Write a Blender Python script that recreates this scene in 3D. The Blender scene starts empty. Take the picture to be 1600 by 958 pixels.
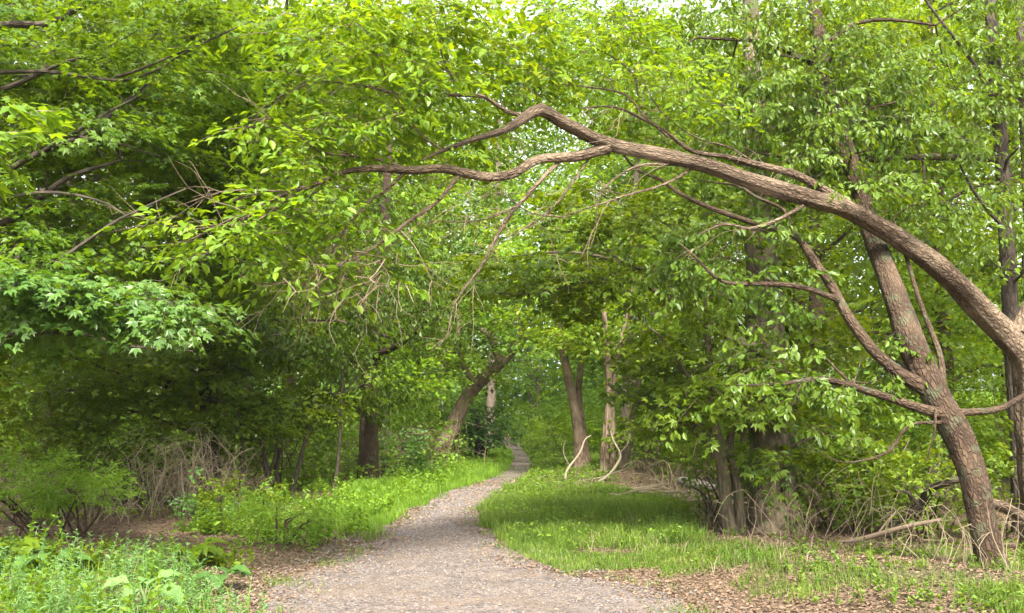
import bpy, math, random
import numpy as np
from mathutils import Vector, Euler
R = math.radians
rng = np.random.default_rng(7)
random.seed(7)
sc = bpy.context.scene
COL = sc.collection

# ------------------------------------------------------------------ camera, sky, sun, exposure
W0, H0, F0, HORIZON, CAMZ = 1600., 958., 1500., 650., 1.6
PITCH = math.atan((HORIZON - H0 / 2) / F0)
cam = bpy.data.cameras.new('camera'); cam_o = bpy.data.objects.new('camera', cam); COL.objects.link(cam_o)
cam.sensor_width = 36; cam.lens = 36 * F0 / W0; cam.clip_end = 2000; cam.clip_start = .05
cam_o.location = (0, 0, CAMZ); cam_o.rotation_euler = (math.pi / 2 + PITCH, 0, 0)
sc.camera = cam_o

SUN_EL, SUN_AZ = 50, 170          # azimuth measured from +Y towards +X
w = bpy.data.worlds.new('World'); sc.world = w; w.use_nodes = True
nt = w.node_tree; nt.nodes.clear()
sky = nt.nodes.new('ShaderNodeTexSky'); sky.sky_type = 'NISHITA'; sky.sun_disc = False
sky.sun_elevation = R(SUN_EL); sky.sun_rotation = R(SUN_AZ); sky.dust_density = 4; sky.air_density = 1.0; sky.ozone_density = .6
hs = nt.nodes.new('ShaderNodeHueSaturation'); hs.inputs['Saturation'].default_value = .22
bg = nt.nodes.new('ShaderNodeBackground'); bg.inputs[1].default_value = .10
wo = nt.nodes.new('ShaderNodeOutputWorld')
nt.links.new(sky.outputs[0], hs.inputs['Color']); nt.links.new(hs.outputs[0], bg.inputs[0]); nt.links.new(bg.outputs[0], wo.inputs[0])
sun = bpy.data.lights.new('sun', 'SUN'); sun.energy = 2.4; sun.angle = R(9); sun.color = (1, .95, .84)
sun_o = bpy.data.objects.new('sun', sun); COL.objects.link(sun_o)
sd = Vector((math.sin(R(SUN_AZ)) * math.cos(R(SUN_EL)), math.cos(R(SUN_AZ)) * math.cos(R(SUN_EL)), math.sin(R(SUN_EL))))
sun_o.rotation_euler = sd.to_track_quat('Z', 'Y').to_euler()
vs = sc.view_settings; sc.display_settings.display_device = 'sRGB'
vs.view_transform = 'Standard'; vs.look = 'None'; vs.gamma = 1; vs.use_curve_mapping = False
vs.exposure = 2.66
cy = sc.cycles
cy.max_bounces = 7; cy.diffuse_bounces = 5; cy.glossy_bounces = 2; cy.transmission_bounces = 5; cy.transparent_max_bounces = 4
cy.volume_bounces = 0
cy.use_denoising = True; cy.caustics_reflective = False; cy.caustics_refractive = False
cy.sample_clamp_indirect = 6

# ------------------------------------------------------------------ pixel <-> place helpers
cp, sp_ = math.cos(PITCH), math.sin(PITCH)
def P(px, py, D):
    a, b = (px - W0 / 2) / F0, (H0 / 2 - py) / F0
    dx, dy, dz = a, cp - b * sp_, sp_ + b * cp
    k = D / dy
    return np.array([dx * k, D, CAMZ + dz * k])
def G(px, py):
    a, b = (px - W0 / 2) / F0, (H0 / 2 - py) / F0
    dy, dz = cp - b * sp_, sp_ + b * cp
    k = CAMZ / -dz
    return a * k, dy * k

left_px = [(395, 975), (425, 935), (450, 905), (525, 878), (560, 860), (606, 822), (638, 800), (698, 770), (758, 752), (795, 732), (799, 718), (795, 706)]
right_px = [(1110, 975), (1040, 930), (975, 914), (893, 900), (828, 875), (785, 845), (758, 825), (750, 800), (776, 776), (812, 756), (833, 735), (830, 718), (820, 706)]
LE = np.array([G(*p) for p in left_px]); RE = np.array([G(*p) for p in right_px])
LE = np.vstack([[LE[0, 0] - 1.6, 2], [LE[0, 0] - .6, 5.5], LE, [-.9, 52], [-3, 60]]); RE = np.vstack([[2.6, 2], [2.0, 5.5], RE, [.2, 52], [-2.2, 60]])
def xl(y): return np.interp(y, LE[:, 1], LE[:, 0])
def xr(y): return np.interp(y, RE[:, 1], RE[:, 0])
def sn(x, y, s, ph=0):
    x = np.asarray(x) / s; y = np.asarray(y) / s
    return (np.sin(x * 1.9 + 1.3 * np.sin(y * 1.1 + ph) + ph) + np.sin(y * 2.3 + 1.7 * np.sin(x * .9 - ph) + 2 * ph) + np.sin((x + y) * 1.3 + ph * 3)) / 3
def sn3(p, s, ph=0):
    x, y, z = p[:, 0] / s, p[:, 1] / s, p[:, 2] / s
    return (np.sin(x * 2.1 + 1.5 * np.sin(y * 1.3 + ph) + ph) + np.sin(y * 1.9 + 1.5 * np.sin(z * 1.7 + ph)) + np.sin(z * 2.3 + 1.4 * np.sin(x * 1.1 - ph) + ph * 2)) / 3
def hgt(x, y):
    x = np.asarray(x, float); y = np.asarray(y, float)
    d = np.maximum(xl(y) - x, x - xr(y))
    m = np.clip((d - .1) / 2.5, 0, 1); m = m * m * (3 - 2 * m)
    hh = .16 * sn(x, y, 3.1, .7) + .05 * sn(x, y, .8, 2.) + .05
    hh = hh + .25 * np.clip((d - 5) / 12, 0, 1.5)
    far = np.clip((y - 44) / 14, 0, 1); far = far * far * (3 - 2 * far)
    return m * hh + far * .9 * 1.0 * np.clip(m + .7, 0, 1)

# ------------------------------------------------------------------ mesh builder (quads only)
class MB:
    def __init__(s): s.v = []; s.f = []; s.uv = []; s.n = 0; s.has_uv = False
    def add(s, v, f, uv=None):
        v = np.asarray(v, np.float32); f = np.asarray(f, np.int64)
        s.v.append(v); s.f.append(f + s.n); s.n += len(v)
        if uv is not None: s.has_uv = True; s.uv.append(np.asarray(uv, np.float32))
        else: s.uv.append(np.zeros((len(f) * 4, 2), np.float32))
    def mesh(s, name, smooth=False, origin=(0, 0, 0)):
        v = np.concatenate(s.v) - np.asarray(origin, np.float32); f = np.concatenate(s.f)
        m = bpy.data.meshes.new(name)
        m.vertices.add(len(v)); m.vertices.foreach_set('co', v.astype(np.float32).ravel())
        m.loops.add(f.size); m.loops.foreach_set('vertex_index', f.astype(np.int32).ravel())
        m.polygons.add(len(f)); m.polygons.foreach_set('loop_start', np.arange(0, f.size, 4, dtype=np.int32))
        if s.has_uv:
            l = m.uv_layers.new(name='uv'); l.uv.foreach_set('vector', np.concatenate(s.uv).ravel())
        m.update(calc_edges=True)
        m.polygons.foreach_set('use_smooth', np.full(len(f), bool(smooth)))
        return m
    def build(s, name, mat, parent=None, smooth=False):
        org = parent['_o'] if parent is not None and '_o' in parent else (0, 0, 0)
        m = s.mesh(name, smooth, origin=tuple(org)); m.materials.append(mat)
        o = bpy.data.objects.new(name, m); COL.objects.link(o)
        if parent is not None: o.parent = parent
        return o

def tag(o, label=None, cat=None, group=None, kind=None):
    if label: o['label'] = label
    if cat: o['category'] = cat
    if group: o['group'] = group
    if kind: o['kind'] = kind
    return o
def thing(name, label, cat, loc, group=None):
    o = bpy.data.objects.new(name, None); o.empty_display_size = .3; COL.objects.link(o)
    o.location = loc; o['_o'] = [float(c) for c in loc]
    return tag(o, label, cat, group)

def resample(pts, step, rad):
    pts = np.asarray(pts, float); rad = np.asarray(rad, float)
    n = len(pts)
    if n == 2: pts = np.vstack([pts[0], pts.mean(0), pts[1]]); rad = np.array([rad[0], rad.mean(), rad[1]]); n = 3
    ext = np.vstack([2 * pts[0] - pts[1], pts, 2 * pts[-1] - pts[-2]])
    out, ro = [], []
    for i in range(n - 1):
        p0, p1, p2, p3 = ext[i:i + 4]; L = np.linalg.norm(p2 - p1); k = max(1, int(round(L / step)))
        t = (np.arange(k) / k)[:, None]
        out.append(.5 * ((2 * p1) + (-p0 + p2) * t + (2 * p0 - 5 * p1 + 4 * p2 - p3) * t * t + (-p0 + 3 * p1 - 3 * p2 + p3) * t ** 3))
        ro.append(rad[i] + (rad[i + 1] - rad[i]) * t[:, 0])
    out.append(pts[-1:]); ro.append(rad[-1:])
    return np.vstack(out), np.concatenate(ro)

def tube(mb, pts, rad, sides=6, step=.3, wob=0., knob=0., seed=0):
    p, r = resample(pts, step, rad)
    n = len(p)
    if wob: 
        g = np.random.default_rng(seed + 11)
        ph = g.uniform(0, 6, 6); s = np.arange(n) * step
        off = np.stack([np.sin(s * 2.1 + ph[0]) + .6 * np.sin(s * 5.3 + ph[1]), np.sin(s * 1.7 + ph[2]) + .6 * np.sin(s * 4.7 + ph[3]), np.sin(s * 2.5 + ph[4]) + .6 * np.sin(s * 5.9 + ph[5])], 1) * wob
        fade = np.minimum(1, np.arange(n) / 3.)[:, None]
        p = p + off * fade
    t = np.gradient(p, axis=0); t /= np.linalg.norm(t, axis=1, keepdims=True) + 1e-9
    u = np.zeros_like(p); a = np.array([0, 1., 0]) if abs(t[0, 1]) < .9 else np.array([1., 0, 0])
    u[0] = a - t[0] * a.dot(t[0]); u[0] /= np.linalg.norm(u[0])
    for i in range(1, n):
        q = u[i - 1] - t[i] * u[i - 1].dot(t[i]); u[i] = q / (np.linalg.norm(q) + 1e-9)
    b = np.cross(t, u)
    th = np.arange(sides) / sides * 2 * math.pi
    rr = np.repeat(r[:, None], sides, 1)
    if knob:
        s = np.cumsum(np.r_[0, np.linalg.norm(np.diff(p, axis=0), axis=1)])[:, None]; T = th[None, :]
        rr = rr * (1 + knob * (.45 * np.sin(3 * T + s * 1.3 + seed) * np.sin(s * 2.2 + seed) + .35 * np.sin(7 * T - s * .9 + 2.1 * seed) + .3 * np.sin(s * 7 + 2 * T + seed) * np.sin(s * 3.1)
              + .3 * np.sin(13 * T + 2 * np.sin(s * 3)) ))
    V = p[:, None, :] + rr[:, :, None] * (np.cos(th)[None, :, None] * u[:, None, :] + np.sin(th)[None, :, None] * b[:, None, :])
    i = np.arange(n - 1)[:, None]; j = np.arange(sides)[None, :]; j2 = (j + 1) % sides
    f = np.stack([i * sides + j, i * sides + j2, (i + 1) * sides + j2, (i + 1) * sides + j], -1).reshape(-1, 4)
    s = np.cumsum(np.r_[0, np.linalg.norm(np.diff(p, axis=0), axis=1)])
    circ = 2 * math.pi * max(r.mean(), .01)
    U0 = np.broadcast_to((j / sides * circ), (n - 1, sides)); U1 = np.broadcast_to(((j + 1) / sides * circ), (n - 1, sides))
    V0 = np.broadcast_to(s[:-1, None], (n - 1, sides)); V1 = np.broadcast_to(s[1:, None], (n - 1, sides))
    uv = np.stack([np.stack([U0, V0], -1), np.stack([U1, V0], -1), np.stack([U1, V1], -1), np.stack([U0, V1], -1)], 2).reshape(-1, 2)
    mb.add(V.reshape(-1, 3), f, uv)
    return p, r

# ------------------------------------------------------------------ leaves
PROTO = {
 'oval': (np.array([(0, 0, 0), (.24, .28, .06), (.24, .64, .05), (0, 1, -.1), (-.24, .64, .05), (-.24, .28, .06)]), np.array([(0, 1, 2, 3), (0, 3, 4, 5)])),
 'maple': (np.array([(0, 0, 0), (.17, .45, 0), (0, 1, -.12), (-.17, .45, 0), (.36, .1, .04), (.56, .6, -.08), (-.36, .1, .04), (-.56, .6, -.08)]), np.array([(0, 1, 2, 3), (0, 4, 5, 1), (0, 3, 7, 6)])),
 'quad': (np.array([(0, 0, 0), (.34, .5, .05), (0, 1, -.05), (-.34, .5, .05)]), np.array([(0, 1, 2, 3)])),
 'lance': (np.array([(0, 0, 0), (.13, .4, .03), (0, 1, -.15), (-.13, .4, .03)]), np.array([(0, 1, 2, 3)])),
 'broad': (np.array([(0, 0, 0), (.36, .1, .1), (.38, .55, .12), (0, 1, -.15), (-.38, .55, .12), (-.36, .1, .1), (0, .5, 0)]), np.array([(0, 1, 2, 6), (6, 2, 3, 4), (0, 6, 4, 5)])),
}
def nrm(a): return a / (np.linalg.norm(a, axis=-1, keepdims=True) + 1e-9)
def leaves(mb, pos, d, nor, size, kind='oval'):
    d = nrm(d); x = nrm(np.cross(d, nor)); z = np.cross(x, d)
    pv, pf = PROTO[kind]
    V = pos[:, None, :] + size[:, None, None] * (pv[None, :, 0:1] * x[:, None, :] + pv[None, :, 1:2] * d[:, None, :] + pv[None, :, 2:3] * z[:, None, :])
    k = len(pv); F = pf[None] + (np.arange(len(pos)) * k)[:, None, None]
    mb.add(V.reshape(-1, 3), F.reshape(-1, 4))

def spray_proto(K, style, g):
    """leaf positions / directions / normals on one flat spray of unit length"""
    if style == 'hang':
        t = g.uniform(.05, 1, K); sgn = np.where(g.random(K) < .5, -1, 1.)
        side = g.uniform(.0, .32, K) * (1.15 - t)
        pos = np.stack([sgn * side, t, -.15 * t * t - side * .5 + g.normal(0, .03, K)], 1)
        d = np.stack([sgn * g.uniform(.2, .9, K), g.uniform(.1, .8, K), g.uniform(-1.1, -.1, K)], 1)
        nor = np.stack([g.normal(0, .5, K), g.normal(0, .5, K), np.ones(K) * .8], 1)
    else:
        t = g.uniform(.05, 1, K); sgn = np.where(g.random(K) < .5, -1, 1.)
        side = g.uniform(0, .55, K) * np.sqrt(np.clip(1.1 - t, .02, 1)) * np.minimum(1, t * 3 + .2)
        pos = np.stack([sgn * side, t + side * .3, -.1 * t * t - .12 * side + g.normal(0, .035, K)], 1)
        d = np.stack([sgn * g.uniform(.1, 1.1, K), g.uniform(.1, 1, K), g.uniform(-.55, .12, K)], 1)
        nor = np.stack([g.normal(0, .33, K), g.normal(0, .33, K), np.ones(K)], 1)
    return pos, nrm(d), nrm(nor)

def place_sprays(mb, base, yaw, pitch, roll, scale, leaf, kind, style, K, g, twigs=None, twig_r=.004):
    M = len(base)
    if M == 0: return
    protos = [spray_proto(K, style, g) for _ in range(5)]
    which = g.integers(0, 5, M)
    f = np.stack([np.cos(pitch) * np.sin(yaw), np.cos(pitch) * np.cos(yaw), np.sin(pitch)], 1)
    up = np.array([0, 0, 1.]) + g.normal(0, .12, (M, 3)); r = nrm(np.cross(f, up)); u = np.cross(r, f)
    r2 = r * np.cos(roll)[:, None] + u * np.sin(roll)[:, None]; u2 = np.cross(r2, f)
    for k in range(5):
        ix = np.nonzero(which == k)[0]
        if len(ix) == 0: continue
        p, d, nn = protos[k]
        def T(a): return a[None, :, 0:1] * r2[ix][:, None] + a[None, :, 1:2] * f[ix][:, None] + a[None, :, 2:3] * u2[ix][:, None]
        pos = base[ix][:, None] + T(p) * scale[ix][:, None, None]
        dd = T(d) + g.normal(0, .15, (len(ix), K, 3)); n2 = T(nn)
        sz = leaf * g.uniform(.5, 1.35, (len(ix), K))
        leaves(mb, pos.reshape(-1, 3), dd.reshape(-1, 3), n2.reshape(-1, 3), sz.ravel(), kind)
    if twigs is not None:
        for i in range(M):
            e = base[i] + f[i] * scale[i] * .95 - np.array([0, 0, .1 * scale[i]])
            tube(twigs, [base[i], base[i] + f[i] * scale[i] * .5, e], [twig_r, twig_r * .8, twig_r * .4], 3, .4)

def blob_points(c, rad, n, g, clump=.9, thr=-.15, shell=.5, tier=0.):
    c = np.asarray(c); rad = np.asarray(rad); out = []
    tot = 0
    ph = g.uniform(0, 6); clump = min(clump, 1.1 * float(rad.mean()))
    for _try in range(4):
        if tot >= n: break
        q = nrm(g.normal(0, 1, (n * 3, 3))) * (g.random((n * 3, 1)) ** (1 / (3 + 3 * shell)))
        p = c + q * rad * (1 + .22 * sn3(q, .5, ph)[:, None])
        if tier:
            rr = np.linalg.norm(q[:, :2], axis=1)
            p[:, 2] = np.round((p[:, 2] + .25 * tier * np.sin(p[:, 0] + ph)) / tier) * tier + g.normal(0, tier * .1, len(p)) - rr * .3 * tier
        p = p[sn3(p, clump, ph) > thr]
        out.append(p); tot += len(p)
    return np.vstack(out)[:n]

# ------------------------------------------------------------------ materials
def newmat(name):
    m = bpy.data.materials.new(name); m.use_nodes = True; m.node_tree.nodes.clear(); return m, m.node_tree.nodes, m.node_tree.links
def leaf_mat(name, a, b, c=None, tr=.42, rough=.42, tmul=(1.9, 1.6, .3), spec=.27, nscale=.5):
    m, N, L = newmat(name)
    geo = N.new('ShaderNodeNewGeometry'); tc = N.new('ShaderNodeTexCoord')
    noi = N.new('ShaderNodeTexNoise'); noi.inputs['Scale'].default_value = nscale; noi.inputs['Detail'].default_value = 2
    L.new(geo.outputs['Position'], noi.inputs['Vector'])
    mx = N.new('ShaderNodeMath'); mx.operation = 'MULTIPLY_ADD'; mx.inputs[1].default_value = .65
    L.new(geo.outputs['Random Per Island'], mx.inputs[0])
    m2 = N.new('ShaderNodeMath'); m2.operation = 'MULTIPLY_ADD'; m2.inputs[1].default_value = 1.3; m2.inputs[2].default_value = -.47
    L.new(noi.outputs['Fac'], m2.inputs[0]); L.new(m2.outputs[0], mx.inputs[2])
    cr = N.new('ShaderNodeValToRGB'); e = cr.color_ramp.elements
    e[0].position = .05; e[0].color = (*a, 1); e[1].position = .8; e[1].color = (*b, 1)
    if c: q = e.new(.97); q.color = (*c, 1)
    L.new(mx.outputs[0], cr.inputs[0])
    pb = N.new('ShaderNodeBsdfPrincipled'); pb.inputs['Roughness'].default_value = rough; pb.inputs['Specular IOR Level'].default_value = spec
    L.new(cr.outputs[0], pb.inputs['Base Color'])
    vm = N.new('ShaderNodeVectorMath'); vm.operation = 'MULTIPLY'; vm.inputs[1].default_value = tmul; L.new(cr.outputs[0], vm.inputs[0])
    tl = N.new('ShaderNodeBsdfTranslucent'); L.new(vm.outputs[0], tl.inputs['Color'])
    ms = N.new('ShaderNodeMixShader'); ms.inputs[0].default_value = tr
    L.new(pb.outputs[0], ms.inputs[1]); L.new(tl.outputs[0], ms.inputs[2])
    o = N.new('ShaderNodeOutputMaterial'); L.new(ms.outputs[0], o.inputs[0])
    return m
def bark_mat(name, a, b, moss=None, su=16, sv=3., bump=.6):
    m, N, L = newmat(name)
    tc = N.new('ShaderNodeTexCoord'); mp = N.new('ShaderNodeMapping'); mp.inputs['Scale'].default_value = (su, sv, 1); L.new(tc.outputs['UV'], mp.inputs[0])
    vo = N.new('ShaderNodeTexVoronoi'); vo.feature = 'DISTANCE_TO_EDGE'; vo.inputs['Scale'].default_value = 1.6
    nd = N.new('ShaderNodeTexNoise'); nd.inputs['Scale'].default_value = 1.5; nd.inputs['Detail'].default_value = 5; L.new(mp.outputs[0], nd.inputs['Vector'])
    add = N.new('ShaderNodeVectorMath'); add.operation = 'MULTIPLY_ADD'; add.inputs[1].default_value = (.9, .9, .9); L.new(nd.outputs['Color'], add.inputs[0]); L.new(mp.outputs[0], add.inputs[2])
    L.new(add.outputs[0], vo.inputs['Vector'])
    mr = N.new('ShaderNodeMapRange'); mr.inputs['From Max'].default_value = .28; L.new(vo.outputs['Distance'], mr.inputs['Value'])
    big = N.new('ShaderNodeTexNoise'); big.inputs['Scale'].default_value = 2.2; big.inputs['Detail'].default_value = 4; L.new(tc.outputs['Object'], big.inputs['Vector'])
    cr = N.new('ShaderNodeValToRGB'); e = cr.color_ramp.elements; e[0].position = .0; e[0].color = (*[v * .45 for v in a], 1); e[1].position = .9; e[1].color = (*a, 1)
    L.new(mr.outputs[0], cr.inputs[0])
    mx = N.new('ShaderNodeMix'); mx.data_type = 'RGBA'; mx.inputs['B'].default_value = (*b, 1); L.new(cr.outputs[0], mx.inputs['A'])
    r2 = N.new('ShaderNodeMapRange'); r2.inputs['From Min'].default_value = .42; r2.inputs['From Max'].default_value = .68; r2.inputs['To Max'].default_value = .85; L.new(big.outputs['Fac'], r2.inputs['Value']); L.new(r2.outputs[0], mx.inputs['Factor'])
    last = mx.outputs['Result']
    if moss:
        n3 = N.new('ShaderNodeTexNoise'); n3.inputs['Scale'].default_value = 5; n3.inputs['Detail'].default_value = 6; L.new(tc.outputs['Object'], n3.inputs['Vector'])
        r3 = N.new('ShaderNodeMapRange'); r3.inputs['From Min'].default_value = .55; r3.inputs['From Max'].default_value = .62; r3.inputs['To Max'].default_value = .7; L.new(n3.outputs['Fac'], r3.inputs['Value'])
        m3 = N.new('ShaderNodeMix'); m3.data_type = 'RGBA'; m3.inputs['B'].default_value = (*moss, 1); L.new(last, m3.inputs['A']); L.new(r3.outputs[0], m3.inputs['Factor']); last = m3.outputs['Result']
    pb = N.new('ShaderNodeBsdfPrincipled'); pb.inputs['Roughness'].default_value = .85; pb.inputs['Specular IOR Level'].default_value = .25; L.new(last, pb.inputs['Base Color'])
    bp = N.new('ShaderNodeBump'); bp.inputs['Strength'].default_value = bump; bp.inputs['Distance'].default_value = .02; L.new(mr.outputs[0], bp.inputs['Height']); L.new(bp.outputs[0], pb.inputs['Normal'])
    o = N.new('ShaderNodeOutputMaterial'); L.new(pb.outputs[0], o.inputs[0])
    return m
def flat_mat(name, a, b, scale=3., rough=.85):
    m, N, L = newmat(name)
    geo = N.new('ShaderNodeNewGeometry'); noi = N.new('ShaderNodeTexNoise'); noi.inputs['Scale'].default_value = scale; noi.inputs['Detail'].default_value = 4; L.new(geo.outputs['Position'], noi.inputs['Vector'])
    ad = N.new('ShaderNodeMath'); ad.operation = 'MULTIPLY_ADD'; ad.inputs[1].default_value = .6; L.new(geo.outputs['Random Per Island'], ad.inputs[0])
    sb = N.new('ShaderNodeMath'); sb.operation = 'MULTIPLY_ADD'; sb.inputs[1].default_value = 1.2; sb.inputs[2].default_value = -.4; L.new(noi.outputs['Fac'], sb.inputs[0]); L.new(sb.outputs[0], ad.inputs[2])
    cr = N.new('ShaderNodeValToRGB'); e = cr.color_ramp.elements; e[0].color = (*a, 1); e[1].position = .9; e[1].color = (*b, 1); L.new(ad.outputs[0], cr.inputs[0])
    pb = N.new('ShaderNodeBsdfPrincipled'); pb.inputs['Roughness'].default_value = rough; pb.inputs['Specular IOR Level'].default_value = .3; L.new(cr.outputs[0], pb.inputs['Base Color'])
    o = N.new('ShaderNodeOutputMaterial'); L.new(pb.outputs[0], o.inputs[0])
    return m

LM = {
 'maple': leaf_mat('maple_leaf', (0.043, 0.100, 0.006), (0.114, 0.190, 0.010), tr=.48),
 'mapledark': leaf_mat('dark_leaf', (0.034, 0.070, 0.006), (0.085, 0.135, 0.010), tr=.42),
 'yellow': leaf_mat('yellow_green_leaf', (.070, .150, .008), (.165, .265, .016), (.22, .27, .018), tr=.5),
 'herol': leaf_mat('bright_leaf', (.065, .14, .008), (.165, .26, .016), (.20, .25, .015), tr=.5),
 'mid': leaf_mat('mid_green_leaf', (0.052, 0.105, 0.007), (0.137, 0.200, 0.013), tr=.46),
 'light': leaf_mat('light_green_leaf', (.070, .150, .012), (.150, .250, .022), tr=.5),
 'cool': leaf_mat('cool_green_leaf', (.045, .105, .022), (.100, .190, .045), tr=.42, tmul=(1.5, 1.5, .5)),
 'hazy': leaf_mat('sunlit_far_leaf', (.095, .180, .030), (.190, .310, .055), tr=.48, tmul=(1.6, 1.5, .5)),  # far leaves: sunlight and pale haze put into the lightened leaf colour
 'palemaple': leaf_mat('pale_maple_leaf', (.050, .120, .016), (.110, .200, .030), tr=.42, rough=.38, spec=.5),
 'elm': leaf_mat('glossy_leaf', (0.051, 0.105, 0.008), (0.120, 0.190, 0.017), tr=.44, rough=.4, spec=.35),
 'grass': leaf_mat('grass_blade', (.050, .100, .012), (.130, .205, .024), (.22, .22, .07), tr=.35, rough=.5, nscale=2.2),
 'lime': leaf_mat('lime_grass_blade', (.075, .160, .012), (.175, .290, .028), tr=.4, rough=.5, nscale=2.2),
 'weed': leaf_mat('weed_leaf', (.080, .165, .045), (.170, .290, .085), tr=.38, tmul=(1.3, 1.4, .7), rough=.5),
}
BK = {
 'hero': bark_mat('grey_brown_bark', (.115, .077, .048), (.205, .15, .10), su=20, sv=6.5, bump=1.0),
 'brown': bark_mat('brown_bark', (.062, .037, .021), (.10, .066, .04), moss=(.07, .075, .04), su=22, sv=7, bump=.9),
 'dark': bark_mat('dark_bark', (.060, .045, .034), (.09, .07, .05), su=14, sv=3),
 'grey': bark_mat('pale_bark', (.16, .125, .095), (.22, .17, .13), su=14, sv=3),
 'mossy': bark_mat('mossy_bark', (.12, .095, .06), (.15, .12, .07), moss=(.06, .09, .02), su=10, sv=2),
 'pink': bark_mat('tan_bark', (.20, .14, .09), (.27, .20, .14), su=8, sv=2),
}
dead = flat_mat('dead_cane', (.11, .085, .05), (.30, .24, .155))
deadbrown = flat_mat('dead_twig', (.08, .055, .04), (.20, .145, .10))
bleached = flat_mat('bleached_wood', (.13, .105, .07), (.23, .19, .13), 6)
twigm = flat_mat('bare_twig', (.085, .058, .036), (.19, .138, .092))

# ------------------------------------------------------------------ ground, path
def ground_material():
    m, N, L = newmat('forest_floor')
    geo = N.new('ShaderNodeNewGeometry')
    def noise(s, d=6, r=.6):
        n = N.new('ShaderNodeTexNoise'); n.inputs['Scale'].default_value = s; n.inputs['Detail'].default_value = d; n.inputs['Roughness'].default_value = r; L.new(geo.outputs['Position'], n.inputs['Vector']); return n
    a, b, c = noise(.35), noise(9, 8, .7), noise(60, 4)
    cr = N.new('ShaderNodeValToRGB'); e = cr.color_ramp.elements
    e[0].position = .3; e[0].color = (.045, .030, .018, 1); e[1].position = .7; e[1].color = (.20, .135, .085, 1); q = e.new(.5); q.color = (.115, .078, .048, 1)
    L.new(b.outputs['Fac'], cr.inputs[0])
    gr = N.new('ShaderNodeMix'); gr.data_type = 'RGBA'; gr.inputs['B'].default_value = (.07, .09, .03, 1)
    r = N.new('ShaderNodeMapRange'); r.inputs['From Min'].default_value = .5; r.inputs['From Max'].default_value = .62; r.inputs['To Max'].default_value = .6; L.new(a.outputs['Fac'], r.inputs['Value'])
    L.new(cr.outputs[0], gr.inputs['A']); L.new(r.outputs[0], gr.inputs['Factor'])
    pb = N.new('ShaderNodeBsdfPrincipled'); pb.inputs['Roughness'].default_value = .9; pb.inputs['Specular IOR Level'].default_value = .2; L.new(gr.outputs['Result'], pb.inputs['Base Color'])
    bp = N.new('ShaderNodeBump'); bp.inputs['Strength'].default_value = .8; bp.inputs['Distance'].default_value = .04; L.new(c.outputs['Fac'], bp.inputs['Height']); L.new(bp.outputs[0], pb.inputs['Normal'])
    o = N.new('ShaderNodeOutputMaterial'); L.new(pb.outputs[0], o.inputs[0]); return m
def path_material():
    m, N, L = newmat('gravel_path')
    geo = N.new('ShaderNodeNewGeometry')
    def noise(s, d=6, r=.6):
        n = N.new('ShaderNodeTexNoise'); n.inputs['Scale'].default_value = s; n.inputs['Detail'].default_value = d; n.inputs['Roughness'].default_value = r; L.new(geo.outputs['Position'], n.inputs['Vector']); return n
    vo = N.new('ShaderNodeTexVoronoi'); vo.inputs['Scale'].default_value = 45; L.new(geo.outputs['Position'], vo.inputs['Vector'])
    v2 = N.new('ShaderNodeTexVoronoi'); v2.inputs['Scale'].default_value = 45; v2.feature = 'DISTANCE_TO_EDGE'; L.new(geo.outputs['Position'], v2.inputs['Vector'])
    sep = N.new('ShaderNodeSeparateColor'); L.new(vo.outputs['Color'], sep.inputs[0])
    cr = N.new('ShaderNodeValToRGB'); e = cr.color_ramp.elements
    e[0].position = 0; e[0].color = (.05, .042, .04, 1); e[1].position = 1; e[1].color = (.20, .172, .16, 1); q = e.new(.6); q.color = (.135, .112, .10, 1); q = e.new(.82); q.color = (.15, .105, .075, 1)
    L.new(sep.outputs[0], cr.inputs[0])
    a = noise(1.1); b = noise(3.2, 10, .72)
    mx = N.new('ShaderNodeMix'); mx.data_type = 'RGBA'; mx.inputs['B'].default_value = (.15, .105, .072, 1)
    r = N.new('ShaderNodeMapRange'); r.inputs['From Min'].default_value = .48; r.inputs['From Max'].default_value = .7; r.inputs['To Max'].default_value = .6; L.new(a.outputs['Fac'], r.inputs['Value'])
    L.new(cr.outputs[0], mx.inputs['A']); L.new(r.outputs[0], mx.inputs['Factor'])
    m2 = N.new('ShaderNodeMix'); m2.data_type = 'RGBA'; m2.blend_type = 'MULTIPLY'; m2.inputs['Factor'].default_value = .6
    r2 = N.new('ShaderNodeMapRange'); r2.inputs['From Min'].default_value = .3; r2.inputs['From Max'].default_value = .6; r2.inputs['To Min'].default_value = .35; r2.inputs['To Max'].default_value = 1.05; L.new(b.outputs['Fac'], r2.inputs['Value'])
    L.new(mx.outputs['Result'], m2.inputs['A']); L.new(r2.outputs[0], m2.inputs['B'])
    pb = N.new('ShaderNodeBsdfPrincipled'); pb.inputs['Roughness'].default_value = .85; pb.inputs['Specular IOR Level'].default_value = .25; L.new(m2.outputs['Result'], pb.inputs['Base Color'])
    bp = N.new('ShaderNodeBump'); bp.inputs['Strength'].default_value = .9; bp.inputs['Distance'].default_value = .012; L.new(v2.outputs['Distance'], bp.inputs['Height']); L.new(bp.outputs[0], pb.inputs['Normal'])
    o = N.new('ShaderNodeOutputMaterial'); L.new(pb.outputs[0], o.inputs[0]); return m

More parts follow.
